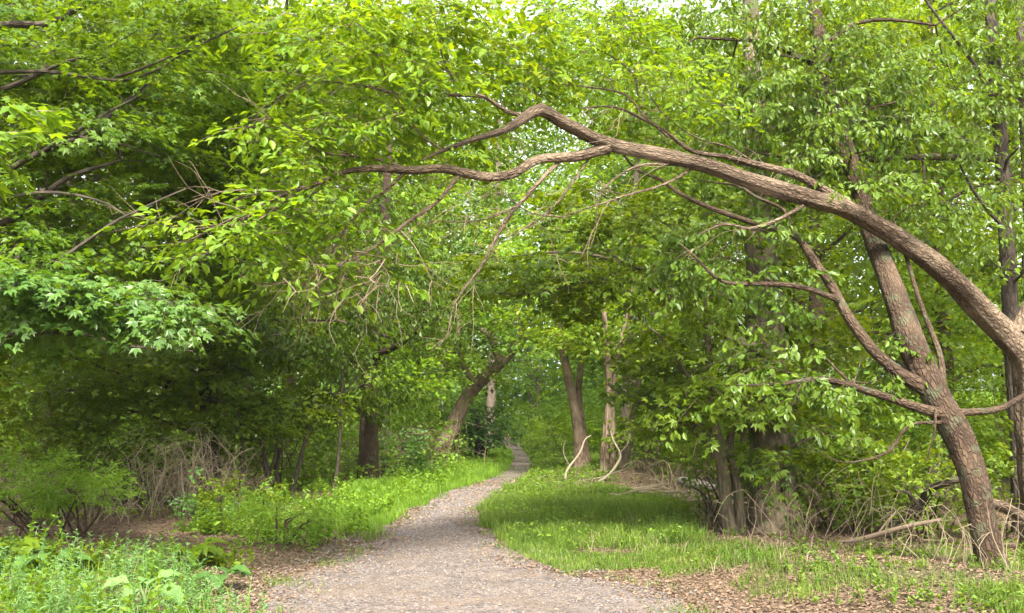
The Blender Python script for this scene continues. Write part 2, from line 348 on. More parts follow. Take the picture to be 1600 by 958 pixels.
def grid(xs, ys, zf):
    X, Y = np.meshgrid(xs, ys); Z = zf(X, Y); V = np.stack([X, Y, Z], -1).reshape(-1, 3)
    nx, ny = len(xs), len(ys); i = np.arange(ny - 1)[:, None]; j = np.arange(nx - 1)[None]
    F = np.stack([i * nx + j, i * nx + j + 1, (i + 1) * nx + j + 1, (i + 1) * nx + j], -1).reshape(-1, 4)
    return V, F
xs = np.r_[-900, -300, -120, np.arange(-60, -14, 1.5), np.arange(-14, 14, .16), np.arange(14, 61, 1.5), 120, 300, 900]
ys = np.r_[-300, -60, -20, np.arange(-8, 5, .6), np.arange(5, 34, .16), np.arange(34, 70, .5), np.arange(70, 130, 4), 180, 320, 900]
mb = MB(); mb.add(*grid(xs, ys, hgt)); g = mb.build('ground', ground_material(), smooth=True); tag(g, 'brown forest floor of soil and leaf litter', 'ground', kind='structure')
# path sheet with ragged edges, conformed to the ground
yy = np.arange(2, 60, .1); n = len(yy); K = 26
el = .14 * sn(yy * 0, yy, .35, 1) + .1 * sn(yy * 0, yy, .11, 4); er = .14 * sn(yy * 0 + 5, yy, .4, 2) + .1 * sn(yy * 0, yy, .12, 5)
sc_ = np.clip(14 / yy, .35, 1)
X0 = xl(yy) + el * sc_ - .05; X1 = xr(yy) + er * sc_ + .05
T = np.linspace(0, 1, K)[None]; X = X0[:, None] * (1 - T) + X1[:, None] * T; Y = np.repeat(yy[:, None], K, 1)
edge = np.minimum(T, 1 - T) * (X1 - X0)[:, None]
Z = hgt(X, Y) + np.clip(edge * .2, 0, .022) - .003 + .006 * sn(X, Y, .3, 1) * (edge > .1)
V = np.stack([X, Y, Z], -1).reshape(-1, 3); i = np.arange(n - 1)[:, None]; j = np.arange(K - 1)[None]
mb = MB(); mb.add(V, np.stack([i * K + j, i * K + j + 1, (i + 1) * K + j + 1, (i + 1) * K + j], -1).reshape(-1, 4))
tag(mb.build('path', path_material(), smooth=True), 'narrow grey gravel footpath winding away into the wood', 'path', kind='structure')

# ------------------------------------------------------------------ tree builder
def near_on(paths, c):
    best = None
    for p, r in paths:
        d = np.linalg.norm(p - c, axis=1) + np.maximum(0, p[:, 2] - c[2] + .3) * 1.2
        i = int(np.argmin(d))
        if best is None or d[i] < best[0]: best = (d[i], p[i], r[i])
    return best[1], best[2]
def tree(name, label, cat, trunk, limbs=(), blobs=(), bark='brown', leaf='maple', kind='oval', style='flat', size=.09, K=26, spray=.6,
         sides=14, knob=.1, twigs=True, autolimb=True, tier=0., group=None, wob=.0, thr=-.15, pitch=-.12, world=False, seed=1, flare=True, limb_sides=7, clump=.9, extra=None):
    g = np.random.default_rng(seed)
    cv = (lambda q: (np.array(q[:3], float), q[3])) if world else (lambda q: (P(*q[:3]), q[3]))
    tp = [cv(q) for q in trunk]
    pts = np.array([t[0] for t in tp]); rad = np.array([t[1] for t in tp])
    gz = float(hgt(pts[0, 0], pts[0, 1])); pts[0, 2] = gz - .12
    if flare and len(pts) > 1:
        pts = np.insert(pts, 1, [pts[0] * .88 + pts[1] * .12 + [0, 0, .1]], 0); rad = np.insert(rad, 1, rad[0]); rad[0] *= 1.45
    root = thing(name, label, cat, (pts[0, 0], pts[0, 1], gz), group)
    paths = []
    m = MB(); paths.append(tube(m, pts, rad, sides, .12 if sides > 12 else .3, wob, knob, seed))
    m.build('trunk', BK[bark], root, True)
    for li, l in enumerate(limbs):
        q = [cv(t) for t in l]; m = MB()
        paths.append(tube(m, [t[0] for t in q], [t[1] for t in q], limb_sides if q[0][1] < .05 else max(sides - 2, limb_sides), .1 if q[0][1] > .02 else .12, .012 if q[0][1] < .03 else .006, knob if q[0][1] > .04 else 0, seed + li))
        m.build('limb', BK[bark], root, True)
    main = list(paths)
    crown, tw = MB(), MB(); any_tw = False
    for bi, bl in enumerate(blobs):
        c = np.array(bl[:3], float) if world else P(*bl[:3]); rd = np.array(bl[3:6]); nS = int(bl[6])
        sub = []
        if autolimb:
            s, sr = near_on(main, c); L = np.linalg.norm(c - s)
            if L > .25:
                r0 = min(sr * .6, .012 * L + .02); mid = (s + c) / 2 + g.normal(0, .08 * L, 3) + [0, 0, .06 * L]
                sub.append(tube(tw, [s, mid, c], [r0, r0 * .7, r0 * .45], 5, .25, .02, 0, seed + bi)); any_tw = True
            else: sub.append((np.array([s]), np.array([.02])))
            for _ in range(int(5 + 1.5 * max(rd))):
                q = c + nrm(g.normal(0, 1, 3)) * rd * g.uniform(.5, .95)
                s2, r2 = near_on(sub, q); md = (s2 + q) / 2 + g.normal(0, .12 * np.linalg.norm(q - s2), 3)
                rr = min(.012 + .004 * np.linalg.norm(q - s2), r2 * .8)
                sub.append(tube(tw, [s2, md, q], [rr, rr * .7, .003], 4, .25, .02, 0, seed + 31 * bi + _)); any_tw = True
        p = blob_points(c, rd, nS, g, clump, thr, .3, tier); nS = len(p)
        out = p - c; yaw = np.arctan2(out[:, 0], out[:, 1]) + g.normal(0, .7, nS)
        place_sprays(crown, p, yaw, g.normal(pitch, .22, nS), g.normal(0, .3, nS), spray * g.uniform(.6, 1.3, nS), size, kind, style, K, g, tw if twigs else None)
        any_tw = any_tw or twigs
    if any_tw and tw.n: tag(tw.build('branches', BK[bark], root), kind='stuff')
    if crown.n: crown.build('crown', LM[leaf], root)
    if extra: extra(root, g)
    return root

def copy_tree(src, loc, rz, s, label, group, sz=None):
    r = src.copy(); COL.objects.link(r); r.location = loc; r.rotation_euler = (0, 0, rz); r.scale = (s, s, sz or s); r['label'] = label
    if group: r['group'] = group
    for ch in list(src.children):
        c = ch.copy(); COL.objects.link(c); c.parent = r
    return r

# ------------------------------------------------------------------ the leaning tree whose limb arches over the path
def hero_extra(root, g):
    m = MB()   # dead twig tangle hanging below the end of the limb
    for k in range(70):
        a = P(g.uniform(430, 640), g.uniform(385, 470), 8.7 + g.normal(0, .25)); q = [a]
        d = nrm(np.array([g.normal(0, .6), g.normal(0, .5), -1.0 + g.normal(0, .3)]))
        for _ in range(int(g.integers(3, 7))):
            d = nrm(d + g.normal(0, .55, 3) + [0, 0, -.05]); q.append(q[-1] + d * g.uniform(.08, .2))
        tube(m, q, np.linspace(.0045, .0014, len(q)), 4, .08)
    tag(m.build('dead_twigs', deadbrown, root), kind='stuff')
    m = MB()   # fine bare twigs sweeping off the limbs
    for li, l in enumerate(HL[:-1]):
        pts, rad = resample([P(*q[:3]) for q in l], .12, [q[3] for q in l]); n = len(pts)
        for _ in range(int(n * (.5 if li < 8 else .3))):
            i = int(g.integers(max(1, n // 6), n - 1)); t = nrm(pts[min(i + 1, n - 1)] - pts[i - 1])
            d = nrm(t * g.uniform(.5, 1.2) + g.normal(0, .45, 3) + [-.1, 0, g.uniform(-.55, .25)]); L_ = g.uniform(.25, .9); q = [pts[i]]; r0 = min(rad[i] * .5, g.uniform(.0025, .005))
            for k in range(5):
                d = nrm(d + g.normal(0, .2, 3) + [-.06, 0, -.05]); q.append(q[-1] + d * L_ / 5)
            tube(m, q, np.linspace(r0, .0012, 6), 4, .08)
            for k in range(int(g.integers(2, 6))):
                s_ = q[int(g.integers(1, 5))]; d2 = nrm(d + g.normal(0, .5, 3)); e_ = s_ + d2 * L_ * g.uniform(.2, .5)
                tube(m, [s_, (s_ + e_) / 2 + g.normal(0, .02, 3), e_], [r0 * .6, r0 * .45, .001], 3, .1)
    tag(m.build('bare_twigs', twigm, root), kind='stuff')
HL = [
 [(952,230,9.6,0.0620),(905,243,9.55,0.0500),(840,250,9.4,0.0460),(805,270,9.3,0.0440),(765,277,9.2,0.0430),(720,270,9.1,0.0420),(690,264,9.05,0.0400),(640,266,8.95,0.0396),(590,262,8.9,0.0352),(540,268,8.8,0.0222),(500,285,8.7,0.0225),(450,300,8.6,0.0187),(400,325,8.5,0.0140),(350,350,8.4,0.0103),(300,375,8.3,0.0056)],
 [(640,266,8.95,0.0168),(600,250,8.9,0.0150),(545,240,8.85,0.0122),(500,236,8.8,0.0103),(460,205,8.7,0.0084),(425,188,8.7,0.0075),(380,190,8.6,0.0047)],
 [(815,180,9.2,0.0238),(790,172,9.2,0.0198),(760,150,9.1,0.0206),(720,146,9,0.0187),(700,146,9,0.0178),(620,148,8.9,0.0150),(560,134,8.8,0.0112),(490,130,8.7,0.0084),(440,150,8.6,0.0047)],
 [(872,255,9.5,0.0206),(850,278,9.4,0.0225),(820,312,9.3,0.0206),(790,345,9.2,0.0187),(765,385,9.1,0.0168),(745,420,9,0.0131),(722,455,8.9,0.0103),(706,490,8.85,0.0075),(700,530,8.8,0.0047)],
 [(716,275,9.1,0.0206),(680,318,9,0.0178),(640,348,8.9,0.0159),(610,372,8.8,0.0140),(560,402,8.7,0.0122),(500,420,8.6,0.0103),(450,440,8.5,0.0075),(400,440,8.4,0.0047)],
 [(632,270,8.95,0.0168),(600,300,8.9,0.0150),(582,310,8.9,0.0131),(545,352,8.8,0.0112),(520,395,8.7,0.0084),(498,430,8.7,0.0047)],
 [(920,248,9.6,0.0131),(890,292,9.5,0.0112),(860,325,9.4,0.0094),(820,355,9.3,0.0066),(800,372,9.3,0.0037)],
 [(1335,328,10.5,0.0600),(1285,297,10.4,0.0500),(1240,272,10.3,0.0420),(1180,258,10.2,0.0374),(1130,245,10.1,0.0222),(1080,236,10,0.0225),(1040,205,9.9,0.0187),(1000,182,9.8,0.0150),(960,166,9.7,0.0103),(905,170,9.6,0.0056)],
 [(1045,215,9.9,0.0131),(1010,185,9.85,0.0131),(985,150,9.8,0.0112),(960,138,9.7,0.0103),(910,134,9.6,0.0084),(870,132,9.5,0.0047)],
 [(1110,250,9.9,0.0168),(1060,256,9.8,0.0140),(1000,257,9.6,0.0122),(960,280,9.5,0.0103),(935,310,9.4,0.0084),(928,360,9.4,0.0047)],
 [(1085,262,9.9,0.0150),(1030,290,9.7,0.0131),(980,305,9.6,0.0112),(940,318,9.5,0.0084),(880,340,9.4,0.0047)],
 [(1255,322,10.2,0.0206),(1212,345,10.1,0.0197),(1170,358,10,0.0168),(1135,352,9.9,0.0131),(1090,366,9.8,0.0066)],
 [(997,150,9.8,0.0112),(990,115,9.7,0.0103),(960,88,9.6,0.0075),(912,68,9.5,0.0037)],
 [(720,146,9,0.0122),(702,110,9,0.0103),(690,75,8.9,0.0084),(694,40,8.9,0.0037)],
 [(700,112,9,0.0084),(660,90,8.9,0.0075),(610,72,8.8,0.0037)],
 [(690,234,9,0.0112),(650,205,8.9,0.0094),(600,120,8.7,0.0075),(590,70,8.6,0.0037)],
 [(450,300,8.6,0.0112),(420,297,8.5,0.0094),(345,300,8.4,0.0075),(275,322,8.3,0.0037)],
 [(500,285,8.7,0.0112),(440,315,8.5,0.0094),(400,345,8.4,0.0084),(320,355,8.3,0.0066),(270,360,8.3,0.0037)],
 [(820,312,9.3,0.0094),(790,330,9.2,0.0084),(740,345,9.1,0.0075),(670,345,9,0.0037)],
 [(880,340,9.4,0.0075),(830,330,9.3,0.0075),(780,300,9.2,0.0056),(740,320,9.1,0.0028)],
 [(1180,255,10.2,0.0131),(1140,230,10.1,0.0112),(1090,215,10,0.0094),(1030,170,9.9,0.0066),(1000,120,9.8,0.0037)],
 [(1592,520,11.4,0.1300),(1620,470,11.4,0.1200),(1660,380,11.5,0.1000),(1680,200,11.6,0.0800),(1690,0,11.8,0.0500)],
]
def hb(px, py, D, r, n): return (px, py, D, r, r * .9, r * .7, n)
HB = [hb(560,95,8.8,.75,46), hb(620,180,8.9,.7,30), hb(480,170,8.7,.55,20), hb(700,60,9,.7,40), hb(760,110,9.6,.6,26), hb(860,100,9.9,.65,30), hb(930,60,10.,.65,34),
      hb(560,215,8.9,.5,22), hb(480,290,8.8,.5,24), hb(560,320,9.0,.5,20), hb(400,330,8.4,.4,14), hb(350,385,8.3,.35,12), hb(440,380,8.6,.45,14), hb(590,375,9.,.4,8),
      hb(730,200,9.4,.45,12), hb(1000,90,10.2,.7,30), hb(1080,150,10.4,.6,18), hb(960,180,10.1,.4,8), hb(520,60,8.7,.6,30), hb(640,20,8.9,.7,40), hb(300,350,8.3,.25,7),hb(680,20,9.1,.5,18),hb(905,35,9.8,.5,20),hb(545,425,9.2,.5,22),hb(470,405,8.9,.4,12)]
tree('arching_tree', 'tree at the right edge whose long bare limb arches left across the whole path', 'tree',
     [(1625,870,11.5,0.197),(1618,780,11.5,0.171),(1612,700,11.5,0.165),(1608,610,11.5,0.160),(1600,560,11.45,0.157),(1570,522,11.35,0.146),(1530,480,11.2,0.139),(1480,430,11,0.128),(1420,383,10.8,0.110),(1350,340,10.6,0.098),(1300,320,10.4,0.089),(1240,303,10.2,0.093),(1170,282,10,0.085),(1100,258,9.9,0.078),(1030,243,9.75,0.073),(950,225,9.6,0.066),(905,204,9.45,0.065),(872,187,9.3,0.059),(845,172,9.2,0.061),(818,186,9.15,0.047),(790,203,9.1,0.035),(740,218,9,0.026),(690,236,8.9,0.017),(660,250,8.8,0.007)],
     HL, HB, bark='hero', leaf='herol', kind='oval', size=.09, K=20, spray=.5, sides=28, knob=.2, autolimb=False, thr=-.3, seed=3, pitch=-.25, limb_sides=8, extra=hero_extra)

# ------------------------------------------------------------------ the forked tree in front of it
tree('forked_tree', 'stout brown tree at right leaning left and forking behind the arching limb', 'tree',
     [(1552,912,9.6,.15),(1542,850,9.6,.13),(1532,800,9.65,.128),(1520,745,9.7,.133),(1498,685,9.8,.14),(1460,615,9.9,.14),(1428,545,10.1,.14),(1405,480,10.5,.125),(1380,410,10.9,.118),(1358,350,11.3,.11),(1342,295,11.5,.105),(1318,220,11.8,.1),(1295,150,12,.095),(1280,60,12.3,.085),(1265,-60,12.6,.07),(1240,-300,13,.05)],
     [[(1448,608,9.9,0.0836),(1405,582,9.9,0.0646),(1360,540,10,0.0570),(1322,490,10.1,0.0532),(1300,450,10.3,0.0502),(1265,400,10.5,0.0441),(1238,367,10.7,0.0380),(1180,348,10.9,0.0319),(1110,325,11.1,0.0274),(1060,300,11.3,0.0243),(1030,280,11.4,0.0213),(990,262,11.5,0.0152),(950,200,11.6,0.0076)],
      [(1240,370,10.7,0.0258),(1225,330,10.8,0.0228),(1180,308,10.9,0.0198),(1150,290,11,0.0152),(1090,280,11.1,0.0076)],
      [(1312,470,10.1,0.0342),(1275,455,10.1,0.0304),(1240,447,10.1,0.0289),(1190,445,10.1,0.0258),(1130,440,10.1,0.0198),(1085,400,10.1,0.0137),(1060,380,10.1,0.0076)],
      [(1480,648,9.8,0.0570),(1430,636,9.7,0.0456),(1390,622,9.6,0.0395),(1350,608,9.5,0.0350),(1290,592,9.4,0.0274),(1220,600,9.3,0.0167),(1150,603,9.2,0.0076)],
      [(1490,645,9.8,0.0418),(1520,644,9.9,0.0380),(1560,638,10,0.0342),(1600,618,10.2,0.0304),(1640,600,10.3,0.0228)],
      [(1475,620,10,0.0380),(1470,560,10.3,0.0342),(1440,480,10.6,0.0266),(1415,400,10.9,0.0228),(1395,340,11.1,0.0152)],
      [(1470,660,9.7,0.0190),(1420,665,9.6,0.0167),(1395,700,9.5,0.0137),(1350,718,9.5,0.0106),(1310,722,9.4,0.0061),(1270,700,9.4,0.0038)],
      [(1462,640,9.7,0.0152),(1462,680,9.6,0.0106),(1450,720,9.6,0.0061)]],
     [(1180,420,11,1.0,.9,.7,60),(1040,400,11.4,.8,.8,.6,40),(1290,560,9.8,.8,.8,.5,22),(1200,620,9.4,.7,.7,.45,9),(1380,560,10.5,.6,.6,.4,16),
      (1180,80,12,1.3,1.1,.9,100),(1300,60,11.6,1.1,1.,.9,70),(1330,240,10.9,.8,.8,.6,44),(1220,190,11.2,.9,.8,.6,60),(1400,160,11.8,1.1,1.,.8,70),(1090,60,12,1.1,1.,.8,80),(1460,40,12.5,1.2,1,.8,70),(1110,190,11.3,.8,.8,.6,40),(1480,290,11,.8,.7,.5,26)],
     bark='brown', leaf='elm', kind='oval', size=.082, K=28, spray=.55, sides=26, knob=.13, seed=5, style='hang', pitch=-.3)

# near small twig of bright leaves at the left edge, from a sapling standing beside the camera's view
tree('maple_sapling', 'pale maple sapling whose bright leaves poke in at the left edge', 'tree',
     [(-520,1100,4.6,.03),(-300,800,4.7,.025),(-180,500,4.8,.02),(-120,300,4.9,.014),(-60,210,5,.009),(0,215,5,.005),(25,225,5,.003)], [],
     [(-10,195,5,.22,.2,.12,5),(10,228,5,.16,.2,.06,4),(-60,240,5,.25,.2,.15,8)], bark='grey', leaf='light', kind='maple', size=.105, K=12, spray=.24, sides=6, autolimb=False, seed=8, thr=-1)

# ------------------------------------------------------------------ left maples with layered tiers
def tb(px, py, D, rx, rz, n): return (px, py, D, rx, rx * .9, rz, n)
tree('maple_tree', 'dark maple at left whose black limbs sweep up through layered tiers of leaves', 'tree',
     [(-420,860,11.5,.26),(-410,600,11.5,.24),(-400,350,11.5,.22),(-390,100,11.6,.18),(-380,-200,11.8,.12)],
     [[(-60,120,11.38,0.033),(60,110,11.46,0.023),(200,125,11.54,0.016),(300,78,11.63,0.008)],
      [(-60,330,11.12,0.029),(60,300,11.12,0.020),(150,315,11.20,0.014),(200,340,11.20,0.008)],
      [(-40,220,11.12,0.033),(90,212,11.12,0.020),(170,222,11.20,0.014),(250,245,11.28,0.007)],
      [(60,240,11.12,0.023),(150,187,11.20,0.017),(215,150,11.28,0.012),(250,110,11.28,0.005)],
      [(60,420,10.95,0.023),(130,382,10.95,0.021),(190,342,10.95,0.017),(290,296,11.12,0.008)],
      [(180,120,11.46,0.020),(240,102,11.46,0.015),(310,70,11.63,0.013),(400,30,11.79,0.007)],
      [(-410,500,11.5,.1),(-200,420,11.6,.07),(0,352,11.7,.048),(60,310,11.8,.04),(110,275,11.9,.03),(190,250,12,.015)],
      [(-400,250,11.5,.09),(-200,180,11.6,.06),(0,140,11.7,.035),(90,100,11.8,.028),(150,85,11.9,.012)],
      [(-395,150,11.5,.1),(-150,80,11.6,.07),(0,40,11.7,.05),(70,38,11.7,.043),(130,8,11.8,.034),(180,-30,11.9,.02)],
      [(-400,600,11.5,.08),(-150,520,11.3,.055),(30,462,11.2,.035),(90,435,11.2,.02)],
      [(-400,420,11.5,.08),(-120,330,11.4,.05),(60,240,11.4,.032),(140,205,11.5,.026),(230,130,11.6,.014)],
      [(-400,640,11.5,.06),(-100,545,11.4,.04),(80,518,11.3,.025),(200,540,11.3,.018),(300,548,11.3,.008)]],
     [tb(40,60,12,1.5,.5,110), tb(180,110,12.2,1.2,.4,80), tb(40,180,12,1.3,.4,90), tb(190,210,12,1.1,.3,70), tb(100,290,12,1.1,.3,60), tb(-50,280,12,1.2,.6,60), tb(30,400,11.5,1.1,.25,70), tb(150,360,12,.9,.25,40), tb(-60,500,11.6,1.0,.4,50), tb(240,30,12.2,1.1,.4,70)],
     bark='dark', leaf='maple', kind='maple', size=.085, K=40, spray=.75, tier=.32, seed=11, sides=12)
tree('maple_tree', 'low spreading maple at left with a pale drooping fan of leaves below the black limbs', 'tree',
     [(-480,900,10.0,.2),(-470,700,10,.18),(-450,500,10,.15),(-440,300,10,.1)],
     [[(-450,560,10,.07),(-200,490,10,.05),(0,460,10,.03),(120,450,10,.018),(260,470,10,.008)],
      [(-450,620,10,.06),(-150,545,10,.035),(60,520,10,.02),(200,520,10,.01)]],
     [tb(60,440,9.8,.75,.14,60), tb(180,455,9.9,.75,.14,60), tb(270,478,9.9,.45,.1,26), tb(100,490,10,.9,.12,60), tb(-60,470,9.9,.8,.2,40)],
     bark='dark', leaf='palemaple', kind='maple', size=.088, K=30, spray=.55, tier=.2, seed=12, sides=12, pitch=-.2)
tree('maple_tree', 'tall maple behind the left limbs with a bright crest of leaves reaching right', 'tree',
     [(-90,800,15.5,.2),(-60,600,15.5,.18),(-30,420,15.5,.16),(-10,250,15.6,.13),(10,60,15.8,.1),(30,-250,16,.05)],
     [[(-28,440,15.5,.08),(135,370,15.3,.055),(190,335,15,.045),(250,305,14.8,.036),(300,285,14.5,.025),(360,250,14.3,.012)],
      [(-8,260,15.6,.07),(180,180,15.4,.045),(260,150,15.2,.035),(330,90,15,.028),(380,20,14.8,.015)],
      [(0,150,15.6,.07),(200,70,15.4,.045),(300,10,15.2,.03),(370,-30,15,.02)],
      [(-15,320,15.5,.06),(200,265,15.2,.04),(330,215,14.8,.025),(400,190,14.5,.012)],
      [(-25,380,15.5,.06),(200,400,15,.03),(300,420,14.8,.02),(360,410,14.6,.01)]],
     [tb(270,140,14.2,1.0,.35,90), tb(320,190,14,.7,.25,60), tb(240,230,14.4,1.2,.3,80), tb(330,60,14.8,1.4,.45,100), tb(420,110,15,1.1,.4,80), tb(350,290,14.8,1.,.35,60), tb(220,330,15,1.1,.4,70), tb(400,0,15,1.3,.5,90), tb(480,50,15.5,1.1,.5,70), tb(300,410,14.8,1.2,.35,70), tb(400,340,15,1,.4,50), tb(150,420,15.5,1.3,.4,70), tb(120,20,15.8,1.5,.6,80)],
     bark='dark', leaf='maple', kind='maple', size=.1, K=32, spray=.85, tier=.36, seed=13, sides=10)
tree('beech_tree', 'dark broad tree filling the gap below the maple tiers at left', 'tree',
     [(330,790,19,.2),(325,600,19,.18),(315,400,19,.15),(310,200,19,.1)],
     [],
     [tb(120,560,17,1.6,.6,90), tb(260,560,18,1.5,.7,90), tb(60,620,17,1.3,.5,50), tb(380,580,18.5,1.4,.7,80), tb(380,500,19,1.4,.7,70), tb(240,480,18,1.5,.6,70), tb(330,630,18,1.2,.5,60), tb(200,640,17.5,1.0,.4,30)],
     bark='dark', leaf='mid', kind='maple', size=.11, K=24, spray=.8, tier=.4, seed=14, sides=8)

# ------------------------------------------------------------------ right side trees
tree('slender_tree', 'slender dark straight tree with a long level limb, behind the arching limb at right', 'tree',
     [(1598,842,13,.12),(1592,700,13,.11),(1586,600,13,.11),(1578,480,13,.105),(1572,350,13,.1),(1565,240,13,.095),(1556,130,13,.09),(1548,0,13,.085),(1542,-150,13,.07),(1530,-400,13,.04)],
     [[(1568,248,13,.06),(1500,246,12.9,.05),(1440,246,12.8,.045),(1385,250,12.7,.04),(1330,246,12.6,.034),(1260,240,12.6,.028),(1210,244,12.5,.02),(1170,236,12.5,.01)],
      [(1442,246,12.8,.022),(1446,300,12.8,.02),(1447,340,12.8,.016),(1449,385,12.8,.008)],
      [(1440,246,12.8,.018),(1425,215,12.8,.015),(1410,170,12.8,.008)],
      [(1560,190,13,.035),(1535,120,13,.03),(1500,70,13,.025),(1470,30,13,.02),(1430,-20,13,.015)],
      [(1574,360,13,.03),(1545,330,12.9,.025),(1510,280,12.8,.018),(1480,200,12.8,.01)],
      [(1590,640,13,.035),(1620,600,13,.03)]],
     [(1480,130,12.8,.9,.8,.6,60),(1500,340,12.8,.7,.7,.5,30),(1400,320,12.6,.6,.6,.4,24),(1580,60,13,1.,.8,.8,70),(1590,230,12.6,.7,.7,.6,36),(1440,220,12.6,.7,.7,.4,40),(1340,150,12.6,.9,.8,.6,50),(1600,400,12.6,.6,.6,.4,24),(1240,270,12.6,.7,.7,.4,30)],
     bark='dark', leaf='elm', kind='oval', size=.09, K=24, spray=.55, sides=12, seed=21, style='hang', pitch=-.3)
tree('slender_tree', 'thin dark pole-like tree cut by the right edge, beside the straight slender tree', 'tree',
     [(1640,850,13.6,.08),(1625,600,13.6,.075),(1608,350,13.6,.065),(1600,200,13.6,.06),(1594,60,13.6,.055),(1590,-120,13.6,.04)],
     [[(1600,180,13.6,.02),(1580,120,13.6,.015),(1568,60,13.6,.01)]],
     [(1620,120,13.6,.8,.8,.7,30),(1630,400,13.6,.8,.8,.7,30)], bark='dark', leaf='elm', kind='oval', size=.1, K=18, spray=.5, sides=9, seed=22, style='hang')
def ivy(root, g):
    m = MB(); n = 1300; z = g.uniform(.05, 4.6, n); a = g.uniform(0, 2 * math.pi, n); r = .36 + g.random(n) ** 2 * .2
    b = P(1208, 840, 13.2)
    pos = np.stack([b[0] - .02 * z + r * np.cos(a), b[1] + r * np.sin(a), z], 1)
    keep = sn3(pos, .45, 2) > -.25; pos = pos[keep]; a = a[keep]; k = len(pos)
    d = np.stack([np.cos(a) * .5, np.sin(a) * .5, -np.ones(k)], 1) + g.normal(0, .3, (k, 3)); nn = np.stack([np.cos(a), np.sin(a), np.full(k, .6)], 1)
    leaves(m, pos, d, nn, .1 * g.uniform(.6, 1.3, k), 'maple'); m.build('ivy', LM['mapledark'], root)
tree('ivy_clad_tree', 'thick rough trunk wrapped in creeper left of the forked tree', 'tree',
     [(1208,845,13.2,.32),(1206,760,13.2,.30),(1204,680,13.2,.29),(1200,600,13.2,.27),(1195,500,13.3,.25),(1188,380,13.4,.2),(1180,200,13.6,.15),(1170,-50,14,.1)],
     [[(1200,560,13.2,.09),(1182,546,12.9,.07),(1130,520,12.6,.055),(1090,494,12.4,.046),(1040,465,12.2,.038),(1000,440,12.1,.026),(960,436,12,.018),(910,440,11.9,.014),(840,458,11.8,.01),(750,458,11.7,.005)],
      [(1195,500,13.3,.07),(1120,455,12.8,.04),(1040,428,12.5,.03),(1000,420,12.4,.028),(960,408,12.3,.025),(920,398,12.2,.02),(870,395,12.1,.016),(800,400,12,.008)],
      [(1075,590,12.3,.022),(1050,550,12.3,.022),(1025,520,12.3,.015),(1010,510,12.3,.006)]],
     [(1100,560,12.4,.9,.8,.4,50),(1000,470,12.2,.8,.8,.3,40),(900,410,12.0,.9,.8,.3,44),(820,420,11.9,.7,.7,.3,30),(1220,500,12.8,.9,.8,.5,50),(1050,350,13,1.,.9,.5,56),(960,320,13,.8,.8,.4,34),(1130,620,12.2,.9,.7,.35,44),(1250,600,11.9,.7,.7,.35,24),(1290,680,12.2,.7,.7,.35,30),(1080,230,13.6,1.1,1,.6,60)],
     bark='mossy', leaf='mid', kind='maple', size=.095, K=24, spray=.6, sides=22, knob=.22, seed=23, tier=.3, extra=ivy)
tree('crooked_tree', 'crooked twin-stemmed tree with a thick mossy limb arching left over the grass bank', 'tree',
     [(1142,848,12.8,.11),(1135,790,12.8,.085),(1128,730,12.8,.08),(1118,680,12.8,.08),(1112,640,12.8,.06),(1108,560,12.9,.045),(1100,450,13,.02)],
     [[(1158,850,12.9,.08),(1156,800,12.9,.07),(1152,760,12.9,.065),(1140,700,12.9,.055),(1150,650,13,.045),(1165,560,13,.03)],
      [(1128,712,12.8,.13),(1118,690,12.8,.13),(1100,675,12.9,.125),(1075,655,13,.115),(1050,645,13.1,.1),(1020,630,13.3,.08),(985,622,13.5,.05),(950,600,13.6,.02)],
      [(1160,690,12.9,.04),(1168,640,12.9,.03),(1150,600,12.9,.02)]],
     [(1040,585,13.4,.7,.7,.25,26),(1090,620,13.2,.6,.7,.3,24)],
     bark='mossy', leaf='mid', kind='maple', size=.095, K=24, spray=.55, sides=14, knob=.2, seed=24, tier=.25)

# ------------------------------------------------------------------ mid-distance trees along the path
tree('hanging_crown_tree', 'short dark-trunked tree beside the left verge under its heavy drooping crown', 'tree',
     [(575,757,22.5,.27),(576,700,22.5,.22),(577,650,22.5,.21),(580,560,22.5,.2),(590,470,22.5,.17),(600,350,22.5,.12),(610,200,22.5,.06)],
     [[(580,560,22.5,.09),(620,540,21.5,.07),(650,520,20.8,.04)],[(585,520,22.5,.1),(540,480,21.8,.07),(500,450,21,.04)]],
     [(560,470,20.5,1.7,1.3,.9,90),(500,430,19.5,1.3,1.2,.8,70),(470,560,19.5,1.3,1.2,.6,70),(430,500,18.5,1.1,1.1,.6,60),(560,600,21.5,1.2,1.1,.5,60),(645,500,21.5,1.1,1.1,.6,50),(620,420,21.5,1.5,1.3,.8,70),(520,620,20.5,1.1,1,.4,40),(700,430,21,1.2,1.,.7,50),(600,340,22,1.6,1.3,1.,60),(500,340,21,1.4,1.2,.8,50)],
     bark='brown', leaf='mapledark', kind='oval', size=.11, K=24, spray=.75, sides=14, seed=31, style='hang', twigs=False, pitch=-.4)
tree('leaning_tree', 'pale bare trunk leaning right towards the path from the left bank', 'tree',
     [(682,724,32,.32),(692,700,32,.29),(706,668,32,.26),(716,648,32,.25),(728,624,32,.23),(745,602,32,.22),(762,585,31.8,.22),(782,568,31.6,.17),(800,552,31.4,.10),(812,530,31.2,.05)],
     [[(780,568,31.6,.14),(775,545,31.6,.12),(760,520,31.6,.1),(735,510,31.6,.05)],[(745,605,32,.1),(720,560,32,.09),(716,500,32,.07),(712,420,32,.04)],[(742,610,31.8,.13),(748,603,31.6,.06)]],
     [(720,500,31,1.6,1.3,1.0,60),(800,480,31,1.5,1.3,.7,40),(805,535,30.6,.8,.7,.35,16),(670,540,31,1.0,1.2,.6,30),(850,470,30,1.6,1.4,.7,50)],
     bark='pink', leaf='light', kind='quad', size=.15, K=18, spray=.9, knob=.06, sides=16, seed=32, twigs=False)
